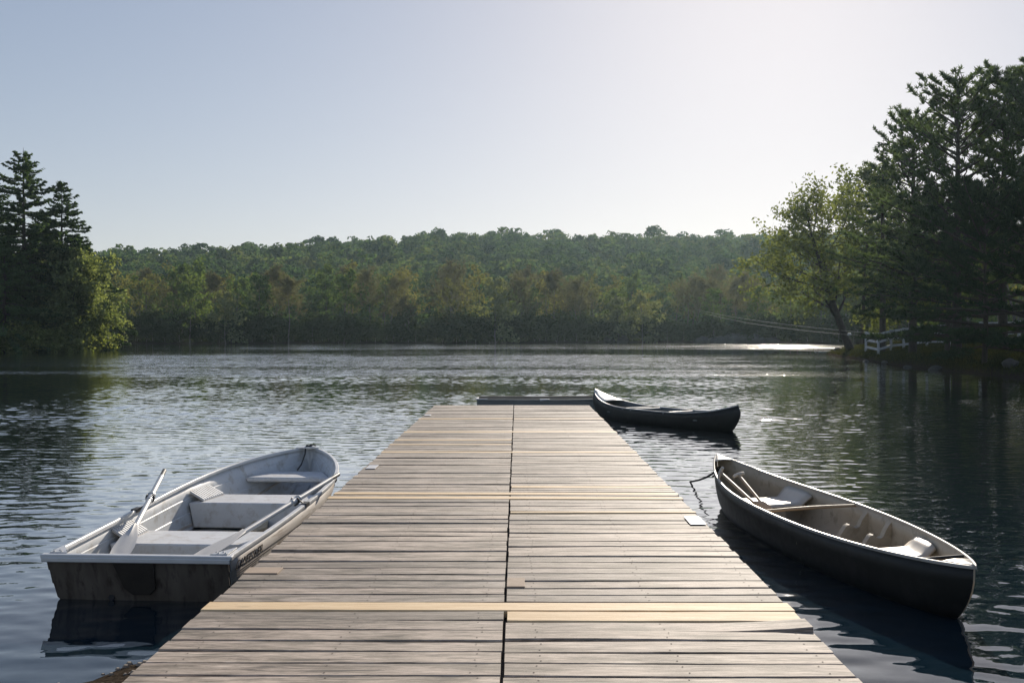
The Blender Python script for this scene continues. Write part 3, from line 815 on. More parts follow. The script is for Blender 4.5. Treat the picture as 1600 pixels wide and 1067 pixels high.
# pedestal under the far seat
mb = MB(); rows = []
for z, k in ((-.05,.62),(.08,.5),(.19,.5)):
    t0_, t1_ = tt(9.42), tt(9.80)
    rows.append([(-.13*k*2,t0_*LC,z),(.13*k*2,t0_*LC,z),(.11*k*2,t1_*LC,z),(-.11*k*2,t1_*LC,z)])
mb.grid(rows, closed=True); mb.build('seat_pedestal', M['canoe_in'], nc, bevel=.02)
def brace(d):
    """transverse rib with a wavy upper edge"""
    t = tt(d); u = t*LC; top = []; bot = []
    zg = sheer(t)-.03
    for i in range(31):
        q = 2*i/30-1; a = abs(q)
        zt = float(np.interp(a, [0,.28,.40,.52,.60,.70,.80,.90,1], [.03,.05,.13,.205,.215,.175,.19,.27,zg]))
        v = q*(ihalf(t, min(max(zt, .0), zg))*(a)+.0*q) if a > .0 else 0
        v = q*ihalf(t, zg)*(.985)
        vb = ihalf(t, zt)-.006
        if abs(v) > vb: v = math.copysign(vb, v)
        top.append((v, zt))
        # hull height at v
        zs_ = np.linspace(-.09, zg, 40); hv = [ihalf(t, z) for z in zs_]
        bot.append((v, float(np.interp(abs(v), hv, zs_))))
    mb = MB(); rows = [[(v,u-.03,z) for v, z in bot], [(v,u-.03,max(z,bot[i][1])) for i, (v, z) in enumerate(top)], [(v,u+.03,max(z,bot[i][1])) for i, (v, z) in enumerate(top)], [(v,u+.03,z) for v, z in bot]]
    mb.grid(rows); mb.build('rib_brace', M['canoe_in'], nc, smooth=40)
brace(8.0); brace(8.42)
t = tt(8.62); zt = sheer(t)-.015
mb = MB(); mb.tube([(-half(t)*.985,t*LC,zt),(-.2,t*LC,zt+.004),(0,t*LC,zt+.006),(.2,t*LC,zt+.004),(half(t)*.985,t*LC,zt)], [.012,.014,.015,.014,.012], 10); mb.build('thwart', M['ash'], nc, smooth=60)
t = .075; mb = MB(); mb.tube([(-half(t),t*LC,sheer(t)-.004),(half(t),t*LC,sheer(t)-.004)], .012, 8); mb.build('carry_handle', M['black'], nc, smooth=60)
mb = MB(); t = tt(7.95); mb.tube([(-.02+.035*math.cos(a), t*LC, .11+.035*math.sin(a)) for a in np.linspace(R(-20),R(260),12)], .008, 6); mb.build('tie_loop', M['black'], nc, smooth=60)

def paddle(T, B, label, roll=0.0):
    """T grip end, B blade end"""
    T, B = Vector(T), Vector(B); d = (B-T).normalized(); Lg = (B-T).length
    o = empty('paddle', T); tag(o, label, 'paddle', 'paddles lying in the cream canoe')
    side = d.cross(Vector((0,0,1))).normalized(); side = Matrix.Rotation(roll, 3, d) @ side; up = side.cross(d)
    pt = lambda t, a=0, b=0: d*t+side*a+up*b
    mb = MB(); mb.tube([pt(.03), pt(.4), pt(Lg-.42)], [.014,.0145,.0145], 10); mb.build('shaft', M['ash'], o, smooth=60)
    mb = MB(); mb.tube([pt(.012,-.058), pt(-.002,-.03), pt(-.004,0), pt(-.002,.03), pt(.012,.058)], [.014,.019,.02,.019,.014], 10); mb.build('grip', M['canoe_seat'], o, smooth=60)
    mb = MB(); rows = []
    for t, wd, th in ((Lg-.48,.014,.013),(Lg-.40,.04,.010),(Lg-.28,.078,.007),(Lg-.12,.088,.005),(Lg-.03,.078,.004),(Lg,.045,.003)):
        rows.append([pt(t, wd*math.cos(a), th*math.sin(a)) for a in np.linspace(0,2*PI,12,endpoint=False)])
    mb.grid(rows, closed=True); mb.f.append(tuple(range(12))); mb.m.append(0); mb.f.append(tuple(reversed(range(mb.n-12,mb.n)))); mb.m.append(0)
    mb.build('blade', M['ash'], o, smooth=60); return o
bpy.context.view_layer.update()
def cl(d, v, z): return nc.matrix_world @ Vector((v, tt(d)*LC, z))
def lf(d, z, m): return -(ihalf(tt(d), z)-m)
paddle(cl(10.2, lf(10.2,.38,.04), .43), cl(8.75, lf(8.75,.20,.13), .23), 'wooden paddle lying closest along the dock-side gunwale of the cream canoe', R(70))
paddle(cl(10.05, -.10, .42), cl(8.35, -.22, .05), 'wooden paddle slanting under the thwart of the cream canoe, its grip by the bow', R(20))
mb = MB()
pts = [P(1124,733,10.86), P(1116,738,10.95), P(1105,745,11.2), P(1092,750,11.7), P(1079,752.5,12.3), Vector((2.10,12.6,-.1))]
mb.tube(pts, .012, 6); mb.tube([P(1124+4*math.cos(a),734+4*math.sin(a),10.86) for a in np.linspace(0,6,10)], .014, 6)
mb.tube([P(1116,738,10.95), P(1117,742,10.94), P(1113,745,10.94)], .010, 5)
o = mb.build('mooring_rope', M['rope'], smooth=60); tag(o, 'dark rope running from the far tip of the cream canoe into the water', 'rope')

# far canoe
fa, fb = Vector((1.66,22.0)), Vector((4.16,18.45))
LF = (fb-fa).length
fc = empty('canoe', (fa.x, fa.y, 0), -math.atan2(fb.x-fa.x, fb.y-fa.y))
tag(fc, 'black upswept canoe with a pale deck tip off the far right corner of the dock', 'canoe')
half2, sheer2, ihalf2, upos2 = canoe(fc, LF, .43, .285, .60, .495, (M['canoe_out'], M['fcanoe_in'], M['fcanoe_rim']), stem=.22, recurve=.09, pw=2.6, rp=3.4)
deckplate(fc, LF, half2, sheer2, upos2, 0, .16, M['fdeck'])
deckplate(fc, LF, half2, sheer2, upos2, .84, 1, M['canoe_out'])
for t in (.34, .40, .62):
    mb = MB(); mb.tube([(-half2(t),t*LF,sheer2(t)-.02),(half2(t),t*LF,sheer2(t)-.02)], .016, 8); mb.build('thwart', M['fcanoe_rim'], fc, smooth=60)
for t in (.24, .78):
    mb = MB(); wv = ihalf2(t, .16); mb.box((0,t*LF,.17), (2*wv-.01,.26,.03)); mb.build('seat', M['fcanoe_in'], fc, bevel=.008)

# flat boat beyond the dock end
jb = empty('flat_boat', (.55, 23.05, -.03))
tag(jb, 'low dark flat-bottomed boat lying crosswise beyond the far end of the dock', 'boat')
mb = MB(); X0, X1, W_ = -1.46, 1.5, .60
def jrow(x, k, zb): return [(x,-W_*k,.35+.03*(x > 1)),(x,-W_*k*.88,zb),(x,W_*k*.88,zb),(x,W_*k,.35+.03*(x > 1))]
rows = [jrow(X0,.94,-.06), jrow(-.6,1,-.08), jrow(.5,1,-.08), jrow(1.0,.97,-.03), jrow(X1,.86,.16)]
mb.grid(rows); mb.f.append((0,1,2,3)); mb.m.append(0); k = mb.n; mb.f.append((k-1,k-2,k-3,k-4)); mb.m.append(0)
o = mb.build('hull', [M['jon_out'], M['jon_in']], jb, fixn=True); sm = o.modifiers.new('shell','SOLIDIFY'); sm.thickness = .012; sm.offset = -1; sm.material_offset = 1
mb = MB(); sweep(mb, [(X0,-W_*.94,.352),(-.6,-W_,.352),(.5,-W_,.352),(1.0,-W_*.97,.36),(X1,-W_*.86,.38)], [(-.018,-.02),(-.018,.012),(.018,.012),(.018,-.02)]); mb.build('gunwale', M['jon_out'], jb)
mb = MB(); sweep(mb, [(X0,W_*.94,.352),(-.6,W_,.352),(.5,W_,.352),(1.0,W_*.97,.36),(X1,W_*.86,.38)], [(-.018,-.02),(-.018,.012),(.018,.012),(.018,-.02)]); mb.build('gunwale', M['jon_in'], jb)
for x in (-.95, .1, .95): mb = MB(); mb.box((x,0,.24), (.26,1.08,.04)); mb.build('seat', M['jon_in'], jb, bevel=.01)
mb = MB(); mb.box((X0+.11,-W_*.95,.373),(.26,.05,.016)); mb.box((X0+.005,-W_*.6,.375),(.05,.42,.018)); mb.build('corner_bracket', M['white'], jb, bevel=.004)
mb = MB(); mb.prism([(-.04,-W_-.03,.375),(.04-.0,-W_-.03,.375),(.17,-W_-.03,.375),(.19,-W_-.03,.36),(-.03,-W_-.03,.33)], (0,.07,0)); mb.build('white_cleat', M['white'], jb, bevel=.004)

# ------------------------------------------------------------------ trees
class TreeB:
    def __init__(s, seed): s.w = MB(); s.rng = np.random.default_rng(seed); s.r = random.Random(seed); s.pts = []; s.dirs = []
    def limb(s, p, d, Lg, r0, lvl, prm):
        r = s.r; n = (8,6,5,4)[lvl]; path = [Vector(p)]; d = Vector(d).normalized()
        wob_ = prm['wob'][lvl]; upb = prm['up'][lvl]
        for i in range(n):
            d = (d+Vector((r.gauss(0,wob_),r.gauss(0,wob_),r.gauss(0,wob_)+upb))).normalized()
            path.append(path[-1]+d*(Lg/n))
        end = prm['end'][lvl]
        rad = [r0*(1-(1-end)*(i/n)**.8) for i in range(n+1)]
        if r0 > prm.get('minr', 0): s.w.tube(path, rad, prm['sides'][lvl], cap=False)
        if lvl < prm['max']:
            k = prm['kids'][lvl]; az = r.uniform(0,6.28)
            for i in range(k):
                t = prm['t0'][lvl]+(1-prm['t0'][lvl])*((i+r.uniform(.1,.9))/k)
                x = t*n; j = min(int(x), n-1); q = path[j].lerp(path[j+1], x-j); dd = (path[j+1]-path[j]).normalized()
                az += 2.4+r.uniform(-.5,.5); a = prm['ang'][lvl]*r.uniform(.75,1.25)*(1.15-.4*t if lvl == 0 else 1)
                o = dd.orthogonal().normalized(); o = Matrix.Rotation(az, 3, dd) @ o
                cd = dd*math.cos(a)+o*math.sin(a)
                cl = Lg*prm['ratio'][lvl]*r.uniform(.7,1.2)
                if lvl == 0: cl *= prm['shape'](t)
                s.limb(q, cd, cl, max(rad[j]*prm['rr'][lvl], .008), lvl+1, prm)
        if lvl >= prm['leaflvl']:
            c = prm['leaves'][lvl]
            if prm.get('ref'): c = int(c*min(1.6, (Lg/prm['ref'])**1.5)+r.random())
            for i in range(c):
                x = r.uniform(.25,1.0)*n; j = min(int(x), n-1); q = path[j].lerp(path[j+1], x-j)
                s.pts.append(tuple(q)); s.dirs.append(tuple((path[j+1]-path[j]).normalized()))
    def leaves(s, spread, la, lb, axis=None, keep=None):
        C = np.array(s.pts)+s.rng.normal(size=(len(s.pts),3))*spread*np.array((1,1,.8))
        D = np.array(s.dirs)
        if keep is not None:
            m = keep(C); C = C[m]; D = D[m]
        if len(C) == 0: return np.zeros((0,4,3))
        return leaf_quads(s.rng, C, la, lb, axis=(D, axis) if axis else None)
BROAD = dict(max=3, leaflvl=2, kids=(15,7,5,0), t0=(.22,.2,.2,0), ang=(1.0,.75,.7,0), ratio=(.52,.42,.5,0), rr=(.45,.5,.5,0),
             wob=(.05,.13,.18,.2), up=(.02,.05,.03,.02), end=(.15,.2,.3,.4), sides=(8,6,4,3), leaves=(0,0,5,18), shape=lambda t: 1.15-.75*t**1.5, minr=.006)
def mesh_from(mb, name, mat, smooth=60):
    o = mb.build(name, mat, smooth=smooth); me = o.data; bpy.data.objects.remove(o); return me
def place(name, meshes, loc, rz=0, sc=1.0, label=None, cat='tree', group=None, names=('trunk','crown')):
    o = empty(name, loc, rz); o.scale = (sc,sc,sc) if not hasattr(sc,'__len__') else sc
    for nm, me_ in zip(names, meshes):
        if me_ is None: continue
        c = bpy.data.objects.new(nm, me_); COL.objects.link(c); c.parent = o
    tag(o, label, cat, group); return o

# --- far wood: prototypes
def shell_quads(rng, c, rad, n, la, lb, up=.15, jit=.45):
    # leaf clumps lying on the skin of a lump of foliage
    d = rng.normal(size=(n,3)); d[:,2] = np.abs(d[:,2])*1.0-up; d /= np.linalg.norm(d, axis=1, keepdims=True)
    C = np.asarray(c)+d*np.asarray(rad)*rng.uniform(.75,1.05,size=(n,1))
    nn = d+rng.normal(size=(n,3))*jit; nn /= np.linalg.norm(nn, axis=1, keepdims=True)
    u = np.cross(nn, rng.normal(size=(n,3))); u /= np.linalg.norm(u, axis=1, keepdims=True)+1e-9
    w = np.cross(nn, u); a = la*rng.uniform(.6,1.35,size=(n,1)); b = lb*rng.uniform(.6,1.35,size=(n,1))
    Q = np.empty((n,4,3)); Q[:,0] = C-u*a; Q[:,1] = C+w*b-u*a*.15; Q[:,2] = C+u*a; Q[:,3] = C-w*b-u*a*.15
    return Q
def far_broad(seed, h, mat, nl=26, la=.30, lb=.17, kids=11, spread=.32, t0=.22, wide=.46):
    T = TreeB(seed); prm = dict(BROAD, max=2, leaflvl=2, kids=(kids,6,0), leaves=(0,0,nl,0), sides=(5,3,3), t0=(t0,.25,0), ratio=(wide,.5,0), wob=(.06,.14,.2,0), minr=.012)
    T.limb((0,0,-.3), (0,0,1), h*.86, h*.013, 0, prm)
    return [mesh_from(T.w, 'trunk', M['bark_pale']), quads_mesh('crown', np.concatenate([shell_quads(T.rng, p, spread*1.9, max(3,nl//6), la*.9, lb, .3, .6) for p in T.pts[::5]]), mat)]
def far_bud(seed, h):
    T = TreeB(seed); prm = dict(BROAD, max=3, leaflvl=2, kids=(12,6,4), leaves=(0,0,5,9), sides=(5,3,3,3), t0=(.30,.2,.2), ratio=(.42,.5,.55), ang=(.85,.7,.6), wob=(.06,.12,.16,.2), up=(.02,.08,.06,.03), minr=.014)
    T.limb((0,0,-.3), (0,0,1), h*.86, h*.012, 0, prm)
    return [mesh_from(T.w, 'trunk', M['bark_pale']), quads_mesh('crown', T.leaves(.22, .34, .055, axis=.35), M['far_brown'])]
protos = {'green': [far_broad(100+i, 13, M['far_green']) for i in range(4)],
          'olive': [far_broad(120+i, 12.5, M['far_olive'], nl=20, la=.26, lb=.14) for i in range(3)],
          'brown': [far_bud(140+i, 13) for i in range(4)]}
pale = far_broad(160, 9, M['far_pale'], nl=26, la=.26, lb=.15, t0=.12, wide=.42)
shrubs = [far_broad(170+i, 4.2, M['far_shrub'], nl=30, la=.20, lb=.12, t0=.02, wide=.75, spread=.3) for i in range(3)]
LBL = {'green': 'leafy green tree in the wood along the far shore', 'olive': 'yellowish olive tree in the wood along the far shore', 'brown': 'brownish budding tree in the wood along the far shore'}
NMS = {'green': 'leafy_tree', 'olive': 'olive_tree', 'brown': 'budding_tree'}
rr = random.Random(77); placed = []
def far_ok(x, y, mind):
    return all((x-a)**2+(y-b)**2 > mind*mind for a, b in placed)
cnt = 0
for row, (dist, mind) in enumerate(((2.2,4.2),(7,4.2),(13,4.4),(20,4.6),(28,5.0),(37,5.2))):
    for k in range(420):
        x = rr.uniform(-100, 84); y = rr.uniform(120, 225)
        if x < -62 and y < 150 : continue
        if abs(x/y) > .60: continue
        s = float(lake_sd(np.array([x]), np.array([y]))[0])
        if y < 140 and x < 30: continue
        if y < 112: continue
        if not (dist-2.6 < s < dist+2.6): continue
        if not far_ok(x, y, mind): continue
        if cnt >= 250: break
        placed.append((x, y)); cnt += 1
        px = 808+x/y*F
        kind = rr.choices(('green','olive','brown'), (.50,.22,.28) if row < 2 else (.26,.30,.44))[0]
        me_ = rr.choice(protos[kind]); sc = rr.uniform(.80,1.04)*(1.0+.05*(row > 2))
        if row == 0: sc *= rr.uniform(.72,.98)
        place(NMS[kind], me_, (x,y,gz(x,y)), rr.uniform(0,6.28), (sc*rr.uniform(.9,1.1), sc*rr.uniform(.9,1.1), sc), LBL[kind], 'tree', {'green':'green trees of the far shore wood','olive':'olive trees of the far shore wood','brown':'budding trees of the far shore wood'}[kind])
print('far trees', cnt)
for px, py, d, hh, lab in ((352,480,157.5,8.6,'pale silvery-leaved tree at the left end of the far shore wood'), (1003,462,172,9.2,'bright pale green tree standing out near the middle of the far shore wood'), (775,445,163,11,'slim pale tree catching light in the front of the far shore wood'), (965,470,172.5,8,'smaller pale tree just left of the bright one in the far shore wood')):
    x = (px-808)/F*d; z = gz(x, d)
    place('pale_tree', pale, (x,d,z), rr.uniform(0,6), hh/9*1.08, lab, 'tree')
for k in range(110):
    x = -72+140*(k+rr.uniform(0,1))/110
    ys = np.linspace(140, 190, 200); s = lake_sd(np.full(200, x), ys)
    i = int(np.argmax((s > .5) & (ys > 141)))
    y = ys[i]+rr.uniform(-.3,1.1); sc = rr.uniform(.5,1.05)
    place('shrub', rr.choice(shrubs), (x,y,gz(x,y)-.15), rr.uniform(0,6), (sc*1.2,sc,sc), 'dark low shrub at the waterline of the far shore', 'shrub', 'shrubs along the far shoreline')

# --- hill wood: one mass
def hill_wood():
    rng = np.random.default_rng(9); bases = []
    for sd_ in range(8):
        qs = []; hh = rng.uniform(5.4,7.2); rr_ = rng.uniform(2.5,3.4)
        for i in range(13):
            a = rng.uniform(0,6.28); e = rng.uniform(.0,1.0); r_ = rr_*math.sqrt(1-e*e*.9)*rng.uniform(.5,.95)
            c = (r_*math.cos(a), r_*math.sin(a), hh+(e-.25)*rr_*1.15)
            qs.append(shell_quads(rng, c, rng.uniform(.8,1.35), 20, .46, .30, .25, .5))
        for i in range(6):
            a = i*1.05; qs.append(shell_quads(rng, (2.0*math.cos(a), 2.0*math.sin(a), rng.uniform(1.0,3.6)), (1.5,1.5,1.7), 16, .5, .34, .6, .6))
        bases.append(np.concatenate(qs))
    allq = []; tone = []
    for y in np.arange(212, 450, 6.4):
        wdt = min(310, y*.62)
        for x in np.arange(-wdt, wdt, 6.2):
            X = x+rng.uniform(-3,3); Y = y+rng.uniform(-3,3)
            Q = bases[rng.integers(8)]; a = rng.uniform(0,6.28); s = float(np.clip(rng.lognormal(-.02,.17), .62, 1.45))
            if y < 240: s *= .85
            c, sn = math.cos(a), math.sin(a)
            q = Q.copy(); q[...,0] = (Q[...,0]*c-Q[...,1]*sn)*s*1.15+X; q[...,1] = (Q[...,0]*sn+Q[...,1]*c)*s*1.15+Y
            q[...,2] = Q[...,2]*s
            allq.append((q, X, Y)); 
            t = np.clip(rng.normal(.42,.2)+.12*math.sin(X*.03+Y*.05), 0, 1)
            tone.append(np.full(len(q), t))
    zz = terrain(np.array([a[1] for a in allq]), np.array([a[2] for a in allq]))
    for (q, _, _), z in zip(allq, zz): q[...,2] += z
    V = np.concatenate([a[0] for a in allq]); print('hill quads', len(V))
    o = quads_obj('hill_wood', V, M['hill'], tone=np.concatenate(tone))
    tag(o, 'dense green wood covering the long low hill beyond the far shore', 'wood', kind='stuff')
hill_wood()

# --- spruces on the left bank
def spruce(seed, h, rad, mat, dens=1.0, bare=.0, droop=.35, la=.20, lb=.055, step=.42, top_open=.6, cap=9):
    rng = np.random.default_rng(seed); r = random.Random(seed); w_ = MB(); C = []; D = []
    w_.tube([(0,0,-.4),(.03,0,h*.3),(-.02,.03,h*.65),(0,0,h)], [h*.016,h*.013,h*.007,.012], 7, cap=False)
    z = h*.06+bare
    while z < h-.25:
        f = (h-z)/h; lr = min(cap, rad*f**.8)
        nb = 8 if f > .3 else 6
        a0 = r.uniform(0,6.28)
        for k in range(nb):
            if r.random() < .12: continue
            Lb = lr*r.uniform(.5,1.22)+.15; a = a0+2*PI*k/nb+r.uniform(-.35,.35)
            dz0 = .30-.55*f+r.uniform(-.12,.12)
            pts = []; p = Vector((0,0,z+r.uniform(-.38,.38)*min(1,f*4))); n = 6
            for i in range(n+1):
                t = i/n
                pts.append(p+Vector((math.cos(a)*Lb*t, math.sin(a)*Lb*t, Lb*(dz0*t-droop*t*t*(.4+f)+.22*t**4))))
            w_.tube(pts, [.012+.010*Lb*(1-i/n) for i in range(n+1)], 3, cap=False)
            m = int((9+11*Lb)*dens*(.55 if f < top_open*.3 else 1))
            for i in range(m):
                t = r.uniform(.12,1)**.75; x = t*n; j = min(int(x), n-1); q = pts[j].lerp(pts[j+1], x-j); dd = (pts[j+1]-pts[j]).normalized()
                sd_ = dd.cross(Vector((0,0,1))).normalized()*(1 if r.random() < .5 else -1)
                tw = (.10+.32*Lb*.4*(1-t)+.12)*r.uniform(.4,1)
                dirv = (dd*.7+sd_*.8+Vector((0,0,-.25-r.random()*.5))).normalized()
                C.append(tuple(q+dirv*tw*.6)); D.append(tuple(dirv))
        z += step*r.uniform(.8,1.25)*(1.0 if f > .25 else .85)
    D = np.array(D); C = np.array(C)
    Q = leaf_quads(rng, C, la, lb, axis=(D, .22))
    Q2 = leaf_quads(rng, C+rng.normal(size=C.shape)*.07, la*.8, lb, axis=(D, .35))
    return [mesh_from(w_, 'trunk', M['bark']), quads_mesh('crown', np.concatenate([Q, Q2]), mat)]
def pxx(px, d): return (px-808)/F*d
for i, (px, d, h, rad, seed, lab) in enumerate((
    (36,95,19.0,8.2,1,'tallest dark spruce on the left bank with an open ragged top'),
    (96,98,16.4,6.4,2,'second spruce on the left bank with thin layered branches, just right of the tallest'),
    (-14,97,16.0,7.5,3,'dark spruce at the far left edge of the left bank'),
    (62,101,12.0,6.2,4,'shorter dark spruce filling the gap behind the two tall ones on the left bank'),
    (5,91,10.5,6,5,'low dark spruce nearest the water on the left bank'),
    (128,104,11.5,5.6,7,'small spruce showing behind the sunlit broadleaf tree on the left bank'),
    (66,105,14.2,6.6,8,'spruce standing behind and between the two tallest on the left bank'))):
    x = pxx(px, d)
    if lab is None: continue
    place('spruce_tree', spruce(40+seed, h, rad, M['spruce'], 2.0, cap=4.6, lb=.07), (x,d,gz(x,d)-.1), i*1.1, 1, lab, 'tree')
def broad(seed, h, mat, lean=(0,0,1), kids=(15,7,5,0), leaves=18, spread=.22, la=.14, lb=.085, shape=None, t0=.22, ratio=.52, bark='bark', r0=None, up0=.02, keep=None, ref=None):
    T = TreeB(seed); prm = dict(BROAD, kids=kids, leaves=(0,0,6,leaves), t0=(t0,.2,.2,0), ratio=(ratio,.45,.5,0)); prm['up'] = (up0,.05,.03,.02); prm['ref'] = ref
    if shape: prm['shape'] = shape
    T.limb((0,0,-.3), lean, h*.9, r0 or h*.014, 0, prm)
    return [mesh_from(T.w, 'trunk', M[bark]), quads_mesh('crown', T.leaves(spread, la, lb, keep=keep), mat)]
x = pxx(122,97); place('broadleaf_tree', broad(61, 10.2, M['leaf_left'], t0=.06, kids=(22,7,5,0), leaves=16, spread=.26, la=.17, lb=.11, ratio=.50), (x,97,gz(x,97)), .4, (1,1,1), 'sunlit light green broadleaf tree at the right end of the left bank', 'tree')
x = pxx(108,96); place('broadleaf_tree', broad(62, 6.6, M['leaf_left'], t0=.04, kids=(18,6,5,0), leaves=14, spread=.25, la=.16, lb=.10, ratio=.55), (x,96,gz(x,96)), 1.4, 1, 'smaller broadleaf tree tucked under the spruces on the left bank', 'tree')
bush = [broad(65+i, 2.6, M['leaf_bush'], t0=.0, kids=(14,6,4,0), leaves=12, spread=.18, la=.13, lb=.085, ratio=.85, r0=.03) for i in range(2)]
for i, (px, d, sc, lab) in enumerate(((139,100,.95,'yellow-green bush at the very tip of the left bank, overhanging the water'), (119,95.5,1.25,'broad bright bush on the left bank beside the tip bush'), (100,94,1.05,'rounded bush in the middle of the row along the left bank'), (74,92.6,.9,'low bush on the left bank, below the second spruce'), (48,91.5,1.0,'bush on the left bank straight under the tallest spruce'), (18,90,.85,'leftmost bush at the water on the left bank'))):
    x = pxx(px, d)
    place('bush', bush[i % 2], (x,d,gz(x,d)-.1), i*1.7, (sc*1.15,sc*1.15,sc), lab, 'bush', 'bushes along the left bank')

# --- right bank pines
def pine(seed, h, mat, rad=3.4, base=.22, dens=1.0, tilt=0.0, flat=.22, la=.15, lb=.028, clump=.34, step=.62, crown_pow=.52, tufts=26, blades=9, droop=0.0):
    rng = np.random.default_rng(seed); r = random.Random(seed); w_ = MB(); C = []; D = []
    tp = [(0,0,-.4),(tilt*.3,.1,h*.35),(tilt*.7,0,h*.7),(tilt,0,h)]
    w_.tube(tp, [h*.0175,h*.014,h*.008,.02], 9, cap=False)
    def axis_(z):
        return Vector((float(np.interp(z/h,[0,.35,.7,1],[0,tilt*.3,tilt*.7,tilt])), 0, z))
    z = h*base
    while z < h-.1:
        f = (h-z)/h; lr = rad*min(1, (f*1.25)**crown_pow)*(.75+.25*ss(1,.7,f))
        nb = r.choice((4,5,5,6)); a0 = r.uniform(0,6.28)
        for k in range(nb):
            if r.random() < .12: continue
            Lb = lr*r.uniform(.55,1.2)+.25; a = a0+2*PI*k/nb+r.uniform(-.4,.4)
            rise = (.75*(1-f)**1.5+.10-droop*f)+r.uniform(-.1,.12)
            p = axis_(z+r.uniform(-.25,.25)); n = 6; pts = []
            for i in range(n+1):
                t = i/n; pts.append(p+Vector((math.cos(a+.2*t*r.uniform(-1,1))*Lb*t, math.sin(a)*Lb*t, Lb*(rise*t-(.22+droop*.5)*t*t*f+.16*t**3))))
            w_.tube(pts, [.014+.013*Lb*(1-i/n) for i in range(n+1)], 4, cap=False)
            kk = int(tufts*dens*(.4+.28*Lb))
            for i in range(kk):
                t = r.uniform(.28,1)**.8; x = t*n; j = min(int(x), n-1); q = pts[j].lerp(pts[j+1], x-j); dd = (pts[j+1]-pts[j]).normalized()
                sdv = dd.cross(Vector((0,0,1))).normalized()
                off = clump*(.35+.32*Lb)*(1.15-t*.7)
                q = q+sdv*r.gauss(0,.8*off)+Vector((0,0,abs(r.gauss(0,flat*clump)) - .06))
                tip = (dd*.5+sdv*r.uniform(-.6,.6)+Vector((0,0,.5-droop))).normalized()
                for b in range(blades):
                    v = (tip+Vector((r.gauss(0,.6),r.gauss(0,.6),r.gauss(0,.5)))).normalized()
                    C.append(tuple(q+v*la*.8)); D.append(tuple(v))
        z += step*r.uniform(.7,1.3)*(1 if f > .3 else .62)
    Q = leaf_quads(rng, np.array(C), la, lb, axis=(np.array(D), .05))
    print('pine blades', len(Q))
    return [mesh_from(w_, 'trunk', M['bark']), quads_mesh('crown', Q, mat)]
for i, (px, d, top, rad, base, seed, mat, lab, kw) in enumerate((
    (1494,52,130,4.6,.30,1,'pine','tall dark right-bank pine with a rounded feathery top, left of the edge pines',dict(dens=.95)),
    (1566,54,122,4.2,.26,2,'pine','tall dark pine at the right edge with bare gaps between its limbs',dict(dens=.95)),
    (1622,50,118,4.2,.25,3,'pine','tall dark pine cut by the right edge of the view',dict(dens=.95)),
    (1425,60,182,4.6,.2,4,'pine','slightly lower pine on the right bank, just left of the tallest',dict(dens=.95)),
    (1536,46,318,5.6,.13,6,'hemlock','broad dark hemlock in front of the tall pines on the right bank',dict(droop=.14, dens=1.5)),
    (1478,55,310,5.0,.12,7,'hemlock','dark low-branched hemlock beside the white fence on the right bank',dict(droop=.14, dens=1.45)),
    (1606,44,335,5.0,.13,8,'hemlock','dark hemlock nearest the right edge above the water',dict(droop=.14, dens=1.4)),
    )):
    x = pxx(px, d); z0 = gz(x, d)
    h = H+(519-top)/F*d-z0
    place('pine_tree' if mat == 'pine' else 'hemlock_tree', pine(80+seed, h, M[mat], rad, base, **kw), (x,d,z0-.05), i*.9, 1, lab, 'tree')
x = pxx(1378,68); z0 = gz(x,68); h = H+(519-215)/F*68-z0
place('spruce_tree', spruce(95, h, 2.9, M['hemlock'], .9, bare=2.6, droop=.55, la=.17, lb=.05, step=.62), (x,68,z0), .3, 1, 'spindly spruce with drooping dark branch clumps between the leaning tree and the pines', 'tree')
# leaning broadleaf at the tip of the right bank
xb = pxx(1330,79); zb_ = gz(xb, 79)
hL = H+(519-262)/F*79-zb_
place('leaning_tree', broad(83, hL*.94, M['leaf_right'], ref=1.15, lean=(-.36,0,1), kids=(22,8,5,0), leaves=12, spread=.30, la=.15, lb=.09, t0=.22, ratio=.36, bark='bark', r0=.36, up0=.07, shape=lambda t: .75+.75*math.sin(min(1,t*1.15)*PI)-.25*t), (xb,79,zb_), 0, 1, 'light green tree at the tip of the right bank, its trunk leaning over the water', 'tree')
for px, d, top, seed, lab in ((1345,90,262,73,'thin pale-leaved tree rising behind the leaning tree on the right bank'), (1405,84,400,74,'low yellow-green tree behind the white fence on the right bank'), (1475,86,410,75,'green tree glimpsed through the dark hemlocks on the right bank')):
    x = pxx(px,d); z0 = gz(x,d); h = H+(519-top)/F*d-z0
    place('broadleaf_tree', broad(seed, h*1.02, M['leaf_right'], kids=(16,7,4,0), leaves=13, spread=.32, la=.16, lb=.10, t0=.25 if seed > 73 else .4, ratio=.40), (x,d,z0), seed, 1, lab, 'tree')
# more wood behind the right bank, mostly hidden
for k, (px, d) in enumerate(((1420,112),(1468,118),(1515,108),(1560,100),(1600,112),(1640,96),(1500,92),(1585,84))):
    x = pxx(px, d); kind = ('green','olive')[k % 2]
    place(NMS[kind], protos[kind][k % 3], (x,d,gz(x,d)), k*1.3, .85, 'leafy tree half hidden behind the conifers of the right bank', 'tree', 'trees behind the right bank conifers')

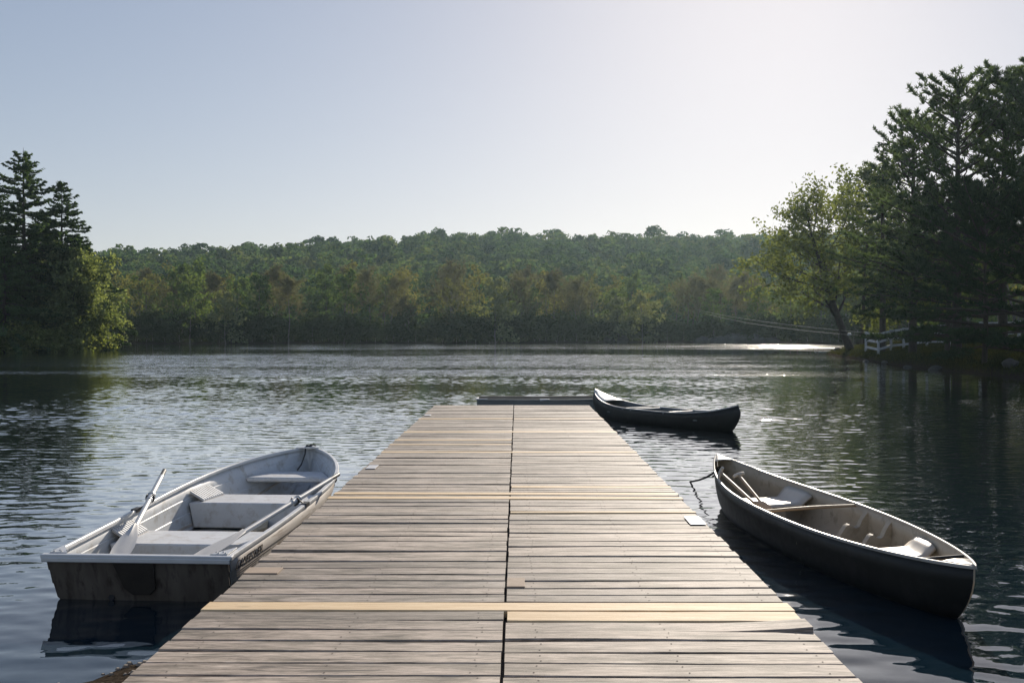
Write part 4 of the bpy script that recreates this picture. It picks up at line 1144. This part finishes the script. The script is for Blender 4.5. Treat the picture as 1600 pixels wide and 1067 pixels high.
# ------------------------------------------------------------------ right bank: fences, cables, jetties, rocks, grass
def fence(pts, hgt, label, rails=3):
    o = empty('rail_fence', (pts[0][0], pts[0][1], gz(*pts[0])))
    tag(o, label, 'fence'); base = Vector(o.location); P3 = [Vector((x,y,gz(x,y))) for x, y in pts]
    for p in P3:
        q = p-base; mb = MB(); mb.box(q+Vector((0,0,hgt/2-.15)), (.13,.13,hgt+.3)); mb.prism([q+Vector((-.08,-.08,hgt)),q+Vector((.08,-.08,hgt)),q+Vector((.08,.08,hgt)),q+Vector((-.08,.08,hgt))],(0,0,.03)); mb.build('post', M['fence'], o, bevel=.008)
    for a, b in zip(P3[:-1], P3[1:]):
        for k in range(rails):
            z = hgt*(.22+.36*k)*(1 if rails == 3 else 1)
            A, B = a-base+Vector((0,0,z)), b-base+Vector((0,0,z)); d = (B-A).normalized(); s = d.cross(Vector((0,0,1)))*.02; u = Vector((0,0,.075))
            A = A+d*.067; B = B-d*.067
            mb = MB(); mb.hexa([A-s-u,A+s-u,B+s-u,B-s-u,A-s+u,A+s+u,B+s+u,B-s+u]); mb.build('rail', M['fence'], o)
    return o
fence([(pxx(1352,72),72),(pxx(1371.5,66),66),(pxx(1391,68),68),(pxx(1411,67),67),(pxx(1447,66),66),(pxx(1482,64),64)], 1.38, 'white three-rail fence at the tip of the right bank, behind the leaning tree')
fence([(pxx(1530,66),66),(pxx(1590,57),57),(pxx(1650,54),54)], 1.38, 'white fence with a tall post among the dark trunks at the right edge')
fence([(pxx(1528,93),93),(pxx(1562,92),92),(pxx(1602,91),91)], 1.38, 'white fence higher up the bank, glimpsed between the dark trunks')
def cable(a, b, sag, label, bead=None):
    a, b = Vector(a), Vector(b); pts = [a.lerp(b, t)-Vector((0,0,sag*4*t*(1-t))) for t in np.linspace(0,1,24)]
    mb = MB(); mb.tube(pts, .014, 6)
    o = mb.build('cable', M['cable'], smooth=60); tag(o, label, 'cable', 'cables across the cove')
    if bead is not None:
        q = pts[bead]; mb = MB(); mb.tube([q+Vector((-.12,0,-.02)), q+Vector((-.06,0,.06)), q+Vector((.06,0,.06)), q+Vector((.12,0,-.02))], [.05,.1,.1,.05], 8); mb.build('clamp', M['white'], o, smooth=60)
pa = Vector((pxx(1352,72),72,gz(pxx(1352,72),72)))
cable(pa+Vector((0,0,1.33)), P(1085,483,176), .35, 'upper pale cable stretched from the white fence across the cove')
cable(pa+Vector((0,0,1.08)), P(1092,487,174), .5, 'lower pale cable stretched from the white fence across the cove, with a small clamp', bead=1)
def jetty(a, b, wd, label, mat):
    a, b = Vector(a), Vector(b); o = empty('low_jetty', a); tag(o, label, 'jetty')
    d = (b-a); n = d.normalized(); s = Vector((-n.y,n.x,0))*wd/2
    mb = MB(); mb.prism([-s, s, d+s, d-s], (0,0,.06)); mb.build('deck', mat, o)
    for t in (.1,.5,.9):
        for q in (-.8,.8): mb = MB(); c = d*t+s*q; mb.tube([c+Vector((0,0,-1)), c+Vector((0,0,.0))], .06, 8); mb.build('post', M['beam'], o)
jetty((pxx(1232,93.5),93.5,.10), (pxx(1312,88.5),88.5,.14), 1.2, 'thin dark jetty reaching out from the tip of the right bank', M['beam'])
jetty((pxx(1272,106),106,.10), (pxx(1334,105),105,.12), 1.4, 'pale low jetty in the cove behind the leaning tree', M['plate'])
def rock_mesh(seed, n=3):
    bm = bmesh.new(); bmesh.ops.create_icosphere(bm, subdivisions=n, radius=1); r = np.random.default_rng(seed); a = r.normal(size=(7,3)); ph = r.uniform(0,6,7)
    for v in bm.verts:
        k = 1+sum(.09*math.sin(2.2*float(np.dot(a[i], v.co))+ph[i]) for i in range(7)); v.co = Vector((v.co.x*k*1.2, v.co.y*k, v.co.z*k*.65))
    me = bpy.data.meshes.new('rock'); bm.to_mesh(me); bm.free(); me.materials.append(M['rock']); return me
rocks = [rock_mesh(i) for i in range(3)]
def rock(px, d, s, label, group=None, dz=0):
    x = pxx(px, d); o = bpy.data.objects.new('rock', rocks[int(px) % 3]); COL.objects.link(o); o.location = (x,d,max(gz(x,d),-.05)+dz); o.scale = (s,s,s); o.rotation_euler = (0,0,px); tag(o, label, 'rock', group)
rock(1577,43.0,.34,'pale boulder at the foot of the right bank under the hemlocks', dz=.1)
rock(1352,62.8,.22,'small wet stone at the waterline just right of the leaning trunk')
rock(1381,58.0,.2,'small wet stone at the waterline below the fence corner')
rock(1417,52.5,.2,'small wet stone at the waterline, third along from the leaning trunk')
rock(1309,83,.35,'stone at the very tip of the right bank by the jetty')
rock(1460,48.6,.3,'dark stone in the shade at the waterline below the hemlocks')
for px, s in ((1096,1.6),(1122,2.2),(1150,2.6),(1180,2.0),(1205,1.7),(950,1.4),(970,1.7)):
    x0 = (px-808)/F
    ys = np.linspace(150, 185, 300); sdv = lake_sd(x0*ys, ys); d = float(ys[int(np.argmax(sdv > .6))])
    rock(px, d, s*.8, 'pale grey boulder on the edge of the far shore', 'boulders along the far shore')
# grass on the banks
def grass(name, n, xr, yr, hh, label, seed, smin=.15, smax=9):
    rng = np.random.default_rng(seed); x = rng.uniform(*xr, n); y = rng.uniform(*yr, n); s = lake_sd(x, y)
    m = (s > smin) & (s < smax); x, y = x[m], y[m]; z = terrain(x, y)
    C = np.stack([x,y,z+hh*.4], -1); ax = np.tile(np.array((0,0,1.)), (len(C),1))
    Q = leaf_quads(rng, C, hh*.6, hh*.06, axis=(ax, .38))
    o = quads_obj(name, Q, M['grass']); tag(o, label, 'grass', kind='stuff')
grass('grass', 60000, (19,46), (36,98), .20, 'rough grass on the right bank', 1)
grass('grass', 26000, (-62,-43), (70,116), .24, 'rough grass on the left bank', 2, smax=6)
# stones at the near shore
rng = np.random.default_rng(4); mb = MB()
for i in range(240):
    x = rng.uniform(-4.2,-1.5); y = rng.uniform(4.4,6.1); s = float(lake_sd(np.array([x]), np.array([y]))[0])
    if not -.06 < s < .5: continue
    r_ = rng.uniform(.006,.02); z = gz(x,y); a = rng.uniform(0,6,5)
    mb.add([(x+r_*1.3*math.cos(t), y+r_*math.sin(t), z+.0) for t in np.linspace(0,2*PI,7)[:-1]]+[(x+r_*.7*math.cos(t+.3), y+r_*.6*math.sin(t), z+r_*.8) for t in np.linspace(0,2*PI,7)[:-1]],
           [tuple(6+k for k in range(6))]+[(k,(k+1) % 6,6+(k+1) % 6,6+k) for k in range(6)])
o = mb.build('pebbles', M['pebble']); tag(o, 'brown pebbles on the scrap of shore beside the dock', 'pebbles', kind='stuff')

# ------------------------------------------------------------------ haze
HAZE = True
if HAZE:
    m, nt, out = newmat('air_haze')
    pv = nt.nodes.new('ShaderNodeVolumePrincipled'); pv.inputs['Color'].default_value = (.66,.88,1,1); pv.inputs['Density'].default_value = .00015; pv.inputs['Anisotropy'].default_value = .55
    L(nt, pv.outputs[0], out.inputs['Volume'])
    mb = MB(); mb.box((0,730,28), (1900,1650,64)); o = mb.build('haze', m); tag(o, 'thin sunlit haze over the lake', 'haze', kind='stuff')
